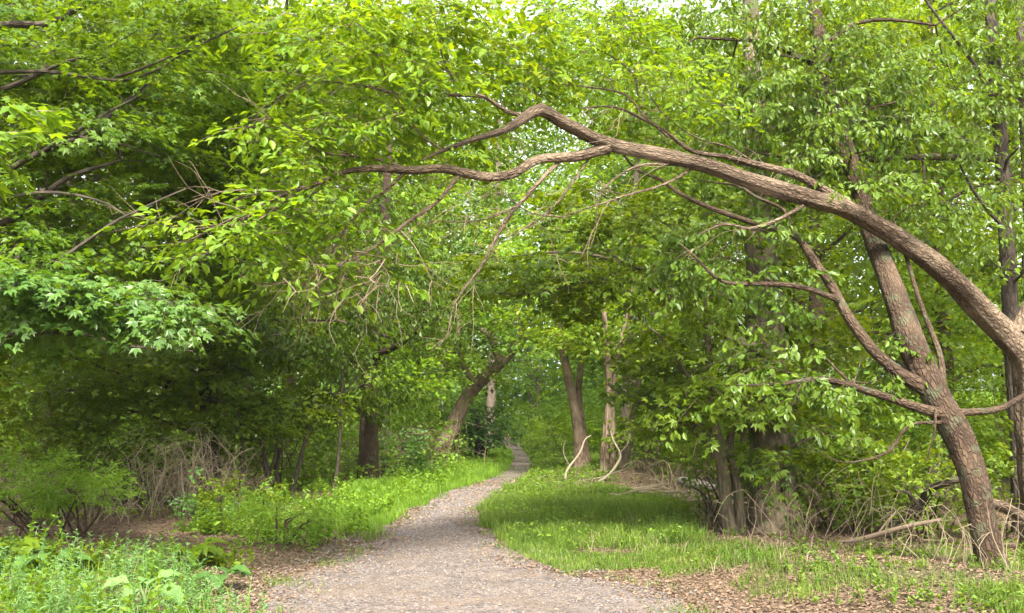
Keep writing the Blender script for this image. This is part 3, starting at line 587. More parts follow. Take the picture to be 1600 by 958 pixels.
tree('straight_tree', 'far upright grey trunk just behind the leaning trunk', 'tree',
     [(764,706,44,.28),(766,650,44,.24),(768,600,44,.22),(772,520,44,.2),(775,380,44,.16),(780,180,44,.08)], [],
     [(770,440,44,2.4,2,2,80),(740,350,44,2.4,2,2,70),(705,130,44,2.6,2.4,1.6,90),(870,110,44,2.6,2.4,1.6,90),(785,215,44,3,2.6,1.6,90),(690,40,44,1.6,2,1.2,40),(900,20,44,2,2,1.4,50)], bark='grey', leaf='cool', kind='quad', size=.2, K=24, spray=1.1, sides=10, seed=33, twigs=False)
tree('yew_shrub', 'rounded blue-green evergreen bush on a short dark trunk beside the leaning trunk', 'shrub',
     [(750,724,34,.26),(751,705,34,.22),(748,680,34,.15),(745,650,34,.08)], [],
     [(740,660,33.5,1.25,1.1,.8,90),(765,672,33.5,.7,.8,.6,40),(715,680,33.5,.7,.8,.5,30)], bark='dark', leaf='cool', kind='quad', size=.12, K=26, spray=.5, sides=9, seed=34, twigs=False, thr=-.5)
def vine_on(path, name, root, mat=None, step=.1):
    m = MB(); tube(m, [P(*q[:3]) for q in path], [q[3] for q in path], 8, step, .01, .08); return m.build(name, mat or bleached, root, True)
tree('twin_trunk_tree', 'leaning twin-trunked tree behind the pale dead vine on the grass bank', 'tree',
     [(906,742,26.5,.20),(905,715,26.5,.17),(905,690,26.5,.16),(900,650,26.5,.14),(892,610,26.5,.13),(884,570,26.5,.12),(876,530,26.5,.1),(870,480,26.5,.08),(862,380,26.5,.05)],
     [[(917,740,26.8,.15),(914,700,26.8,.12),(908,655,26.8,.1),(905,600,26.8,.09),(915,520,26.8,.07),(925,430,26.8,.04)]],
     [(860,480,26,1.5,1.3,.9,60),(905,520,26,1.2,1.2,.5,30),(930,440,26,1.6,1.3,.9,60),(860,370,26,1.7,1.4,1,60)],
     bark='pink', leaf='yellow', kind='quad', size=.14, K=24, spray=.9, sides=10, seed=35, twigs=False)
tree('slim_pair_tree', 'slim double trunk standing beside the loop of pale dead vine', 'tree',
     [(944,752,25,.13),(945,700,25,.11),(950,650,25,.1),(952,600,25,.09),(945,500,25,.07),(940,400,25,.04)],
     [[(955,750,25.2,.13),(957,700,25.2,.1),(956,640,25.2,.08),(965,560,25.2,.06),(985,470,25.2,.03)],[(949,748,24.9,.05),(948,690,24.9,.05),(950,640,24.9,.04)]],
     [(950,520,25,1.3,1.2,.6,50),(1000,520,25,1.2,1.2,.5,36),(980,440,25,1.4,1.3,.8,50)], bark='pink', leaf='mid', kind='quad', size=.14, K=24, spray=.8, sides=9, seed=36, twigs=False)
tree('slanting_tree', 'smooth young tree slanting right behind the slim double trunk', 'tree',
     [(972,738,26.5,.17),(977,715,26.5,.14),(984,685,26.5,.12),(990,650,26.5,.11),(995,620,26.5,.09),(1002,560,26.5,.07),(1010,450,26.5,.04)], [],
     [(1020,540,26,1.3,1.2,.6,40),(1040,480,26,1.4,1.2,.8,50)], bark='mossy', leaf='yellow', kind='quad', size=.14, K=24, spray=.8, sides=9, seed=37, twigs=False)
tree('forked_thicket_tree', 'bushy many-stemmed tree with ragged bark left of the fallen log', 'tree',
     [(1018,746,24.5,.14),(1014,720,24.5,.12),(1008,700,24.5,.09),(1002,670,24.5,.05)],
     [[(1020,744,24.5,.08),(1026,710,24.5,.07),(1034,680,24.5,.05),(1038,650,24.5,.03)],[(1012,744,24.6,.07),(1016,700,24.6,.06),(1018,660,24.6,.04)]],
     [(1010,670,24.5,.9,.8,.5,34),(1050,660,24.5,.8,.8,.5,30)], bark='mossy', leaf='mid', kind='quad', size=.12, K=22, spray=.55, sides=9, seed=38, twigs=False)

# saplings in the left gap
for i, (lab, tr, lm, bl) in enumerate([
    ('tall thin dark sapling with a leafy top, left of the drooping tree', [(520,782,19,.045),(526,740,19,.035),(531,690,19,.03),(533,640,19,.025),(536,560,19,.015)], [], [(530,600,19,.8,.7,.5,26)]),
    ('dark sapling leaning right, with a side twig, in the left gap', [(455,772,19,.05),(465,735,19,.045),(474,700,19,.04),(482,660,19,.035),(490,600,19,.02)], [[(474,700,19,.02),(490,670,19,.015),(505,650,19,.01)]], [(480,630,19,.8,.7,.4,26)]),
    ('crooked dark sapling just left of the right-leaning one', [(436,776,18.6,.045),(432,730,18.6,.04),(440,690,18.6,.035),(438,640,18.6,.02)], [], [(430,650,18.6,.7,.7,.35,24)]),
    ('dark sapling forked near its foot, just left of the crooked one', [(420,776,18.2,.055),(418,740,18.2,.045),(410,700,18.2,.04),(405,650,18.2,.02)], [[(419,745,18.2,.03),(430,710,18.2,.025),(428,670,18.2,.015)]], [(400,660,18,.7,.7,.35,24)]),
    ('thin sapling beside the dry brush heap at left', [(368,780,17.6,.04),(378,740,17.6,.032),(380,700,17.6,.028),(372,640,17.6,.015)], [], [(370,655,17.6,.7,.7,.35,24)])]):
    tree('sapling', lab, 'sapling', tr, lm, bl, bark='dark', leaf='mid', kind='quad', size=.09, K=22, spray=.5, sides=7, seed=50 + i, twigs=False, group='saplings in the left gap')

# ------------------------------------------------------------------ wood behind: prototypes, then copies
def bgtree(name, label, x, y, h, cr, leaf, bark, size, n, seed, kind='quad', low=.18, r=.2, group='trees of the wood behind', style='flat', tier=0., K=26, spray=1.0):
    g = np.random.default_rng(seed); lean = g.normal(0, .05 * h, 2)
    t = [(x, y, 0, r), (x + lean[0] * .2, y + lean[1] * .2, h * .25, r * .8), (x + lean[0] * .5, y + lean[1] * .5, h * .55, r * .55), (x + lean[0], y + lean[1], h * .92, r * .15)]
    bl = []; nb = 13
    for k in range(nb):
        f = low + (1 - low) * (k + .5) / nb; z = f * h; a = k * 2.4 + g.normal(0, .4); rr = cr * (.45 + .55 * math.sin(math.pi * min(1, f * .95 + .05))) * g.uniform(.5, .85) * (1 if k < nb - 1 else .2)
        s = cr * g.uniform(.38, .6)
        bl.append((x + rr * math.cos(a), y + rr * math.sin(a), z, s, s, s * .6, int(n / nb * g.uniform(.7, 1.3))))
    return tree(name, label, 'tree', t, (), bl, bark=bark, leaf=leaf, kind=kind, size=size, K=K, spray=spray, sides=9, knob=.12, twigs=False, world=True, seed=seed, style=style, tier=tier, thr=-.25, clump=1.1)
BG = 'trees of the wood behind'
pr = {}
pr['a'] = bgtree('broadleaf_tree', 'yellow-green tree behind the forked tree and right of the creeper-wrapped trunk', 9.0, 20, 12, 3.4, 'yellow', 'brown', .125, 900, 101)
pr['b'] = bgtree('broadleaf_tree', 'mid-green tree with low boughs just right of the creeper-wrapped trunk', 5.6, 17.5, 10, 3.0, 'mid', 'brown', .12, 900, 102, low=.14)
pr['c'] = bgtree('broadleaf_tree', 'light tall tree behind the middle of the arching limb', 3.8, 33, 17, 4.2, 'light', 'grey', .17, 950, 103, spray=1.3, low=.28)
pr['d'] = bgtree('broadleaf_tree', 'green tree left of the path behind the drooping dark tree', -4.4, 33, 16, 4.2, 'mid', 'grey', .17, 950, 104, spray=1.3, low=.2)
pr['e'] = bgtree('broadleaf_tree', 'dark tree behind the maple tiers near the left edge', -11, 23, 13, 3.8, 'mapledark', 'dark', .14, 900, 105, spray=1.1, low=.1)
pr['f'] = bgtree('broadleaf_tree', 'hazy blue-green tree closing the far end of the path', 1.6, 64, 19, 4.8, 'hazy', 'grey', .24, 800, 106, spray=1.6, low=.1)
pr['g'] = bgtree('broadleaf_tree', 'tall high-crowned pale tree right of the path end under the arch', 5.0, 50, 21.5, 5.4, 'yellow', 'grey', .19, 640, 107, spray=1.4, low=.52, r=.16)
for q in pr.values(): q['group'] = BG
BGL = [  # proto, x, y, scale, label
 ('a', 12.8, 25, 1.15, 'yellow-green tree at right between the arching limb and the slender dark tree'),
 ('b', 11.5, 16.5, .95, 'mid-green tree at the right edge behind the forked tree base'),
 ('a', 14.5, 33, 1.4, 'bright tree deep in the wood at the right edge'),
 ('c', 9.5, 30, .95, 'light tree behind the forked tree crown'),
 ('b', 8.2, 26, 1.2, 'mid-green tree deep behind the bushes right of the creeper-wrapped trunk'),
 ('c', 9.5, 41, 1.1, 'tall light tree deep behind the creeper-wrapped trunk'),
 ('c', 12.5, 48, 1.25, 'distant tall light tree at right behind the forked tree'),
 ('a', 7.6, 47, 1.6, 'distant yellow-green tree over the fallen log'),
 ('f', -4.5, 62, 1.0, 'hazy blue-green tree left of the path end'),
 ('f', 8.5, 66, 1.1, 'hazy blue-green tree right of the path end'),
 ('d', -7.8, 37, 1.1, 'green tree left of the leaning trunk, deep in the wood'),
 ('a', -6.2, 27, 1.2, 'yellow-green tree behind the saplings in the left gap'),
 ('b', -9.0, 30, 1.3, 'mid-green tree behind the dry brush heap'),
 ('d', -12.5, 35, 1.1, 'green tree behind the low spreading maple'),
 ('e', -7.6, 24.5, .8, 'dark tree behind the dark broad tree at left'),
 ('e', -14.5, 30, 1.2, 'dark tree behind the left edge of the maple tiers'),
 ('c', -7.0, 47, 1.2, 'distant light tree behind the drooping dark tree'),
 ('c', -13.5, 50, 1.3, 'distant light tree above the left gap'),
 ('d', -20, 46, 1.3, 'distant green tree at the left edge'),
 ('e', -11.0, 18.5, .85, 'dark low tree at the left edge behind the bright shrub'),
 ('g', -6.0, 46, 1.0, 'tall high-crowned tree far behind, between the drooping dark tree and the leaning trunk'),
 ('g', 1.5, 67, 1.4, 'far high-crowned tree closing the top of the view over the path'),
 ('d', 18.5, 42, 1.2, 'distant green tree at the right edge'),
]
for k, (p, x, y, s, lab) in enumerate(BGL):
    copy_tree(pr[p], (x, y, float(hgt(x, y))), k * 1.7 + .5, s, lab, BG)

# undergrowth between the trees: low leafy masses nobody could count
mb = MB(); g = np.random.default_rng(88)
for k in range(420):
    y = g.uniform(21, 72); x = g.uniform(-.6, .6) * y; d = max(float(xl(y)) - x, x - float(xr(y)))
    if d < 2.2 + .03 * y or (x > 0 and y < 33 and d < 6): continue
    hh = g.uniform(.3, 1.5); z = float(hgt(x, y)); c = np.array([x, y, z + hh * .6]); n = int(34 + 30 * hh)
    p = blob_points(c, (1.1 + hh * .5, 1.0, hh * .7), n, g, .8, -.3); n = len(p); p[:, 2] = np.maximum(p[:, 2], z + .05)
    place_sprays(mb, p, g.uniform(0, 6.3, n), g.normal(.2, .35, n), g.normal(0, .3, n), g.uniform(.5, .9, n) * (1 + y / 70), .075 + .0022 * y, 'quad', 'flat', 12, g)
tag(mb.build('undergrowth', LM['lime']), 'leafy undergrowth between the trunks of the wood', kind='stuff', cat='undergrowth')  # lighter leaf colour stands in for light reaching the path's far end

# far-off wood that reads as one mass
mb = MB(); g = np.random.default_rng(77)
xsw = np.r_[g.uniform(-90, 90, 50), g.uniform(-16, 16, 16)]; ysw = np.r_[g.uniform(84, 118, 50), g.uniform(78, 90, 16)]
for x, y in zip(xsw, ysw):
    hh = g.uniform(14, 22)
    for q_ in range(9):
        c = np.array([x + g.normal(0, 2.5), y + g.normal(0, 2.5), g.uniform(1.5, hh) if q_ < 6 else g.uniform(.5, 3)])
        p = blob_points(c, (3.6, 3.2, 2.8), 34, g, 2.5, -.3); n = len(p)
        place_sprays(mb, p, g.uniform(0, 6.3, n), g.normal(-.1, .3, n), g.normal(0, .3, n), g.uniform(1.5, 2.8, n), .48, 'quad', 'flat', 14, g)
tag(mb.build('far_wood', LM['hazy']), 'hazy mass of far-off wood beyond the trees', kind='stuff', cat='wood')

# ------------------------------------------------------------------ shrubs and understory
def shrub(name, label, px, py, D, rx, rz, n, leaf, size=.07, kind='oval', stems=7, seed=1, bark='brown', thr=-.3, style='flat', K=22, sp=.4, group=None, ry=None, low=.25):
    x, y = P(px, py, D)[:2]; z = float(hgt(x, y)); g = np.random.default_rng(seed)
    root = thing(name, label, 'shrub', (x, y, z), group); ry = ry or rx * .8
    c = np.array([x, y, z + rz * (.9 + low)])
    st = MB()
    for k in range(stems):
        e = c + nrm(g.normal(0, 1, 3)) * [rx, ry, rz] * .8; e[2] = max(e[2], z + rz * .6)
        b = np.array([x + g.normal(0, rx * .25), y + g.normal(0, ry * .25), z - .05])
        tube(st, [b, (b + e) / 2 + g.normal(0, .08, 3) + [0, 0, .1], e], [.018, .013, .004], 5, .2, .015)
    st.build('stem', BK[bark], root)
    p = blob_points(c, (rx, ry, rz), n, g, .45, thr, .5); n = len(p); out = p - c; cr = MB()
    place_sprays(cr, p, np.arctan2(out[:, 0], out[:, 1]) + g.normal(0, .8, n), g.normal(.25, .35, n), g.normal(0, .4, n), sp * g.uniform(.6, 1.3, n), size, kind, style, K, g)
    cr.build('foliage', LM[leaf], root); return root
shrub('bright_shrub', 'bright feathery green shrub at the left edge above dry stems', 30, 805, 12.6, .95, .34, 170, 'lime', .07, 'lance', seed=61, low=1.2, sp=.32, K=34)
shrub('bright_shrub', 'bright feathery shrub just right of the one at the left edge', 122, 805, 12.5, .42, .24, 80, 'lime', .07, 'lance', seed=62, low=1.5, K=34)
shrub('verge_bush', 'bright lime bush at the left verge where the path widens', 440, 850, 11.9, .55, .3, 110, 'lime', .055, 'lance', seed=63, K=34, low=.1)
shrub('verge_bush', 'small leafy bush left of the bright lime bush', 375, 820, 13.2, .45, .35, 50, 'mid', .065, seed=64, low=.1)
shrub('verge_bush', 'pale leafy bush between the dry brush and the lime bush', 345, 800, 14.2, .4, .5, 44, 'cool', .07, seed=65, low=.1)
US = [(180,770,17,1.2,.7,'mapledark',70,'dark low bush under the maple tiers at left'),(300,770,18,1.3,.9,'mapledark',80,'dark bush behind the dry brush heap'),
 (80,760,18.5,1.6,1.2,'mapledark',90,'dark tall bush behind the bright feathery shrub'),(430,745,21,1.2,1.0,'mid',70,'grey-green bush behind the saplings'),
 (640,722,30,1.4,.7,'mid',60,'low bush behind the foot of the leaning trunk'),(620,740,26,.9,.5,'cool',50,'small bush right of the dark drooping tree'),
 (800,700,48,1.3,.9,'light',50,'light bush left of the far path end'),(860,700,44,1.6,1.2,'light',70,'light bush right of the far path end'),
 (890,720,34,1.2,.7,'yellow',50,'yellow bush behind the twin-trunked tree'),(1060,705,31,1.5,1.1,'mid',70,'bush behind the many-stemmed tree'),
 (1100,720,22,1.2,.8,'mid',60,'bush above the fallen log'),(1250,760,15.5,1.0,.9,'mid',80,'bush right of the creeper-wrapped trunk'),
 (1340,760,14.5,1.0,.9,'maple',80,'green bush above the fallen branch at right'),(1430,740,15.5,1.1,1.0,'maple',80,'green bush left of the forked tree foot'),
 (1300,700,18,1.4,1.3,'mid',90,'tall green bush deep right of the creeper-wrapped trunk'),(1480,700,19,1.6,1.3,'yellow',90,'yellow-green bush behind the forked tree'),
 (1580,720,16,1.2,1.2,'maple',70,'green bush at the right edge'),(1160,700,20,1.1,1.1,'mid',60,'bush behind the crooked mossy tree'),
 (30,820,14.6,.6,.25,'yellow',26,'low yellow plant at the left edge below the feathery shrub'),(960,712,36,1.5,1.0,'light',60,'light bush behind the slim double trunk'),
 (700,715,40,1.6,1.,'cool',60,'blue-green bush behind the leaning trunk'),(1290,815,13.2,.8,.55,'mid',70,'green bush among the brambles right of the creeper-wrapped trunk'),(1370,810,12.9,.8,.55,'elm',70,'dark leafy bush under the bent bough'),(1450,800,12,.6,.6,'mid',60,'leafy bush just left of the forked tree foot'),(1600,800,12.6,.6,.6,'mid',40,'leafy bush between the forked tree and the right edge'),
 (1120,790,14,.5,.5,'mid',34,'small bush at the foot of the crooked mossy tree')]
for i, (px, py, D, rx, rz, lf, n, lab) in enumerate(US):
    shrub('understory_bush', lab, px, py, D, rx, rz, int(n * 1.3), lf, .075 if D < 24 else .11, 'oval' if D < 20 else 'quad', seed=200 + i, group='bushes under the trees', sp=.4 if D < 24 else .6, low=.15)

# ------------------------------------------------------------------ brambles and dry brush
def canes(name, label, cat, px, py, D, n, spread, height, mat, seed, rad=.006, droop=1., parts='cane', group=None, lean=(0, 0), twig=0):
    x, y = P(px, py, D)[:2]; z = float(hgt(x, y)); g = np.random.default_rng(seed); root = thing(name, label, cat, (x, y, z), group)
    m = MB(); m2 = MB()
    for k in range(n):
        b = np.array([x + g.normal(0, spread * .45), y + g.normal(0, spread * .4), 0]); b[2] = float(hgt(b[0], b[1])) - .03
        a = g.uniform(0, 6.28); d = np.array([math.cos(a) + lean[0], math.sin(a) * .7 + lean[1]]) * spread * g.uniform(.2, .9); h = height * g.uniform(.45, 1.1)
        q = [b, b + [d[0] * .25, d[1] * .25, h * .6], b + [d[0] * .6, d[1] * .6, h], b + [d[0] * 1.1, d[1] * 1.1, h * (1 - .25 * droop * g.random())], b + [d[0] * 1.5, d[1] * 1.5, h * (1 - .8 * droop * g.random())]]
        q = [v + g.normal(0, .07 * height + .015, 3) * (i > 0) for i, v in enumerate(q)]; q = q[:int(g.integers(3, 6))]
        r0 = rad * g.uniform(.5, 1.2); pth, _ = tube(m, q, [r0, r0 * .9, r0 * .75, r0 * .55, r0 * .3], 4, .12, .008, 0, seed + k)
        for _ in range(twig + (g.random() < .5)):
            i = g.integers(len(pth) // 4, len(pth)); s = pth[i]; dd = nrm(g.normal(0, 1, 3) + [0, 0, .4]) * g.uniform(.12, .4) * height
            tube(m2, [s, s + dd * .5 + g.normal(0, .03, 3), s + dd + [0, 0, -.05]], [r0 * .5, r0 * .35, r0 * .2], 3, .15)
    tag(m.build('canes', mat, root), kind='stuff')
    if m2.n: tag(m2.build('twigs', mat, root), kind='stuff')
    return root
BR = [
 (280,770,16.2,60,1.1,1.25,deadbrown,3,'big dry brush heap with grey twigs left of the saplings'),
 (330,775,16.8,40,.9,1.0,deadbrown,3,'dry brush between the heap and the saplings'),
 (150,800,15,34,1.,.6,dead,2,'low pale dry brush below the bright feathery shrub'),
 (40,800,15.4,40,.9,.8,deadbrown,2,'dry brown stems under the feathery shrub at the left edge'),
 (610,728,27,60,1.8,1.3,deadbrown,2,'brown thicket behind the dark drooping tree'),
 (520,740,25,60,2.,1.3,deadbrown,2,'brown thicket left of the dark drooping tree'),
 (660,722,31,40,1.2,1.2,deadbrown,2,'brown thicket at the foot of the leaning trunk'),
 (1290,850,12.3,14,.9,.75,dead,1,'pale arching brambles right of the creeper-wrapped trunk'),
 (1360,845,12,12,.9,.85,dead,1,'bramble tangle over the fallen branch'),
 (1430,850,11,12,.7,.8,dead,1,'pale brambles left of the forked tree foot'),
 (1220,850,12.4,26,.6,.6,deadbrown,1,'brown brambles at the foot of the creeper-wrapped trunk'),
 (1110,840,13.2,18,.5,.45,deadbrown,1,'small brown brambles at the foot of the crooked mossy tree'),
 (1580,900,9.4,20,.6,.65,dead,0,'pale dry stalks at the right edge in front of the arching tree'),
 (1500,905,9.6,13,.45,.5,dead,0,'dry stalks just left of the forked tree foot'),
 (1040,748,20,26,1.,.7,dead,1,'straw-coloured brush beside the fallen log'),
 (1090,770,17,16,.6,.6,dead,1,'thin straw-coloured brush right of the grass bank'),
 (1340,790,14,44,1.3,1.2,deadbrown,2,'tall brown bramble thicket under the green bushes at right'),
 (1460,780,13,30,1.,1.1,deadbrown,2,'dark brown brambles behind the forked tree foot'),
]
for i, (px, py, D, n, s, h, mt, tw_, lab) in enumerate(BR):
    if D < 18 and px < 500: tw_ += 3; mt = dead if i % 2 == 0 else mt
    canes('bramble', lab, 'brambles', px, py, D, n, s, h, mt, 300 + i, twig=tw_, rad=.0045 if D < 14 else .007, group='brambles and dry brush')
def branch_thing(name, label, paths, mat, sides=9, knob=.1, cat='branch'):
    b = P(*paths[0][0][:3]); root = thing(name, label, cat, tuple(b)); 
    for k, q in enumerate(paths):
        m = MB(); tube(m, [P(*t[:3]) for t in q], [t[3] for t in q], sides, .1, .03 if cat == 'vine' else .01, .35 if cat == 'vine' else knob + .08, k + 3); m.build('stem' if k == 0 else 'side_branch', mat, root, True)
    return root
def gp(px, py, lift=.03, r=.02):   # point on ground under pixel -> (px,py,D,r)
    return (px, py, G(px, py)[1], r)
branch_thing('dead_vine', 'pale bleached dead vine looping up from the grass bank', [
  [(892,758,23.4,.035),(885,745,23.6,.03),(890,728,24,.03),(905,705,24.3,.025),(913,690,24.5,.02),(925,682,24.6,.012)],
  [(888,755,23.4,.03),(915,752,23,.036),(935,752,23,.04),(953,742,23,.04),(963,725,23.1,.036),(966,710,23.2,.03),(958,692,23.4,.026),(955,672,23.8,.015)],
  [(893,758,23.4,.02),(920,748,23,.018),(945,744,23,.012)], [(953,742,23,.018),(975,735,22.8,.014),(990,722,22.6,.008)], [(890,728,24,.014),(880,705,24,.01),(884,690,24,.005)], [(966,710,23.2,.014),(980,695,23,.01),(984,676,23,.005)]], bleached, cat='vine')
branch_thing('fallen_log', 'pale fallen log lying beyond the grass bank', [[(1064,752,19.6,.09),(1075,753,19.4,.1),(1095,757,19.2,.1),(1120,764,19,.08)]], flat_mat('weathered_log', (.07, .062, .052), (.15, .135, .115), 9), 12, cat='log')
branch_thing('fallen_branch', 'straight grey branch lying along the ground under the brambles', [[(1150,862,11.6,.03),(1190,864,11.6,.035),(1250,862,11.7,.035),(1310,858,11.8,.028),(1350,856,11.9,.012)]], deadbrown)
branch_thing('fallen_branch', 'dark bent bough arching above the brambles at right', [[(1370,850,12.2,.05),(1400,815,12,.05),(1435,790,11.8,.05),(1450,765,11.6,.045),(1490,752,11.3,.04),(1530,748,11.2,.03)], [(1435,790,11.8,.03),(1420,770,11.7,.02),(1400,765,11.6,.01)]], BK['dark'])
branch_thing('fallen_branch', 'grey curved bough leaning between the forked tree and the right edge', [[(1545,785,10.6,.05),(1570,790,10.7,.055),(1595,805,10.8,.05),(1625,850,11,.04)]], BK['hero'])
branch_thing('fallen_branch', 'long thin grey bough slanting through the right brambles', [[(1300,850,11.9,.03),(1350,840,11.7,.03),(1420,822,11.4,.028),(1470,812,11.2,.02)], [(1370,836,11.6,.015),(1400,800,11.5,.01)]], deadbrown)
branch_thing('fallen_branch', 'forked white dead branch standing among the dry brush at left', [[(400,818,14.4,.008),(200,830,14.4,.01)][:0] or [(203,830,14.4,.008),(200,805,14.4,.009),(190,785,14.4,.008),(178,765,14.5,.006)], [(190,785,14.4,.009),(165,768,14.4,.008),(140,765,14.4,.005)], [(196,795,14.4,.008),(215,782,14.4,.006)]], bleached, 6)
branch_thing('fallen_branch', 'thin bare white stick rising from the dry brush heap', [[(298,812,14.9,.008),(292,780,14.9,.008),(285,755,14.9,.007),(282,720,15,.006)], [(291,770,14.9,.007),(284,785,14.9,.004)]], bleached, 6)
branch_thing('fallen_branch', 'short pale stick leaning left on the leaf litter', [[(112,818,14.2,.007),(122,805,14.2,.009),(138,785,14.3,.006)]], bleached, 6)
for k, (a, b, lab) in enumerate([((984,766,19), (1085,775,16.6), 'brown stick pile ridge on the bare bank right of the grass'), ]):
    m_ = MB(); g = np.random.default_rng(5)
    p0 = P(1035, 762, 18.5); root = thing('stick_pile', lab, 'sticks', (p0[0], p0[1], float(hgt(p0[0], p0[1]))))
    for i in range(46):
        c = np.array([g.uniform(2.2, 4.3), g.uniform(16.8, 19.6), 0]); c[2] = hgt(c[0], c[1]) + g.uniform(.02, .2); an = g.normal(0, .5); L_ = g.uniform(.2, .8)
        d = np.array([math.cos(an), math.sin(an), g.normal(0, .1)]) * L_; tube(m_, [c - d, c + g.normal(0, .04, 3), c + d], [.02, .018, .008], 5, .2, .01)
    m_.build('sticks', dead, root)

# ------------------------------------------------------------------ grass, weeds, litter, stones
def inpath(x, y, m=0.): return (x > xl(y) - m) & (x < xr(y) + m)
def blades(mb, x, y, h, wd, g, lean=.5):
    n = len(x); z = hgt(x, y); a = g.uniform(0, 6.283, n); l = g.uniform(.1, 1, n) * lean * h
    ca, sa = np.cos(a), np.sin(a); dx, dy = ca * l, sa * l; b = g.uniform(0, 6.283, n); wx, wy = np.cos(b) * wd / 2, np.sin(b) * wd / 2
    base = np.stack([x, y, z - .01], 1); W = np.stack([wx, wy, np.zeros(n)], 1)
    mid = base + np.stack([dx * .35, dy * .35, h * .6], 1); tip = base + np.stack([dx, dy, h * (1 - .25 * (l / (h + 1e-6)))], 1)
    V = np.stack([base - W, base + W, mid + W * .8, mid - W * .8, tip + W * .1, tip - W * .1], 1).reshape(-1, 3)
    F = (np.array([(0, 1, 2, 3), (3, 2, 4, 5)])[None] + (np.arange(n) * 6)[:, None, None]).reshape(-1, 4); mb.add(V, F)
def scatter(n, x0, x1, y0, y1, g, dens, near=True):
    """n trial points, more per area near the camera, kept by dens(x,y) in 0..1"""
    u = g.random(n); y = y0 * (y1 / y0) ** u if near else y0 + (y1 - y0) * u
    x = g.uniform(0, 1, n); a = x0(y) if callable(x0) else x0; b = x1(y) if callable(x1) else x1; x = a + (b - a) * x
    k = g.random(n) < dens(x, y); return x[k], y[k]
def sm(v, a, b): t = np.clip((v - a) / (b - a), 0, 1); return t * t * (3 - 2 * t)
g = np.random.default_rng(400)
# lush grass bank right of the path and right verge beyond
def d_right(x, y):
    e = .18 * sn(x, y, .5, 3); d = x - xr(y) + e
    xr_lim = np.interp(y, [11.5, 12.5, 14, 16, 20, 24, 30, 44, 60], [2.4, 2.5, 2.9, 3.1, 2.6, 2.6, 3.6, 4.5, 6]) + .3 * sn(x, y, .9, 5)
    front = sm(y + .25 * sn(x * 2, y * 0, .5, 2), 11.35, 11.7) * (.25 + .75 * sm(sn(x, y, .6, 4.4) + .6 * sn(x, y, .2, 2), -.55, -.1))
    return (d > .0) * sm(xr_lim - x, -.2, .4) * front * np.where(d < .25, .7, 1)
x, y = scatter(230000, lambda y: xr(y) - .1, lambda y: 2.6 + .055 * y, 11, 60, g, d_right)
mb = MB(); gh = g.uniform(.05, .2, len(x)) ** 1.0 * (1 + .45 * sn(x, y, .7, 9) + .35 * sn(x, y, .22, 3)) * np.where(y > 27, 1.3, 1) * np.where((np.abs(x - 2.0) < 1.5) & (y > 20.5) & (y < 25.5), .35, 1)
blades(mb, x, y, gh, .008 * np.clip(y / 12, 1, 3), g, .8)
tag(mb.build('grass_bank', LM['grass']), 'lush green grass bank inside the bend right of the path', kind='stuff', cat='grass')
def d_strip(x, y):
    d = x - xr(y); return (d > -.05) * sm(y, 9.5, 10) * sm(11.7 - y, 0, .3) * sm(2.95 - x, 0, .5) * (sn(x, y, .5, 7) > -.35) * .8
cx_, cy_ = scatter(9000, lambda y: xr(y) - .05, lambda y: 2.6 + .055 * y, 11.2, 40, g, lambda x, y: d_right(x, y) * sm(sn(x, y, .5, 6), -.3, .4)); n_ = len(cx_); a_ = g.uniform(0, 6.28, n_); mb = MB()
leaves(mb, np.stack([cx_, cy_, hgt(cx_, cy_) + g.uniform(.05, .2, n_)], 1), np.stack([np.cos(a_), np.sin(a_), g.uniform(-.1, .8, n_)], 1), np.stack([g.normal(0, .4, n_), g.normal(0, .4, n_) - .3, np.ones(n_)], 1), .045 * g.uniform(.6, 1.6, n_) * np.clip(cy_ / 14, 1, 2), 'oval')
tag(mb.build('bank_weeds', LM['light']), 'small leafy weeds dotted through the lush grass bank', kind='stuff', cat='weeds')
x, y = scatter(26000, lambda y: xr(y) - .1, 3.2, 9.3, 11.8, g, d_strip)
mb = MB(); blades(mb, x, y, g.uniform(.03, .1, len(x)), .008, g); 
tag(mb.build('grass_strip', LM['grass']), 'thin short strip of grass in front of the lush bank', kind='stuff', cat='grass')
dx_, dy_ = scatter(4500, lambda y: xr(y), lambda y: 3.0 + .07 * y, 9.5, 34, g, lambda x, y: .8 * sm(sn(x, y, .8, 3.7), -.3, .4)); mb = MB()
blades(mb, dx_, dy_, g.uniform(.06, .24, len(dx_)), .006 * np.clip(dy_ / 12, 1, 2), g, .9)
tag(mb.build('dry_grass', dead), 'dry straw-coloured grass stems through the bank and bare ground at right', kind='stuff', cat='grass')
# left verge
def d_left(x, y):
    d = xl(y) - x + .15 * sn(x, y, .5, 1); wdt = np.interp(y, [13, 16, 20, 25, 30, 45, 60], [.5, 1.1, 2.0, 2.2, 2.6, 3, 3]) + .3 * sn(x, y, .8, 6)
    return (d > 0) * sm(wdt - d, -.3, .3) * sm(y, 12.6, 15.5)
x, y = scatter(230000, lambda y: xl(y) - 1.2 - .07 * y, lambda y: xl(y) + .15, 12.5, 60, g, lambda x, y: d_left(x, y) * (.2 + .8 * sm(sn(x, y, .7, 3.1) + .6 * sn(x, y, .22, 1), -.5, .1)))
mb = MB(); blades(mb, x, y, g.uniform(.05, .24, len(x)) * (1 + .5 * sn(x, y, .6, 4) + .3 * sn(x, y, .2, 4)), .009 * np.clip(y / 14, 1, 3), g)
tag(mb.build('verge_grass', LM['lime']), 'bright lime grass verge along the left side of the path', kind='stuff', cat='grass')
def d_edge(x, y): return np.exp(-((np.minimum(np.abs(x - xl(y)), np.abs(x - xr(y))) / .22) ** 2)) * sm(sn(x, y, .45, 2.2) + .5 * sn(x, y, .15, 5), -.1, .5) * .6
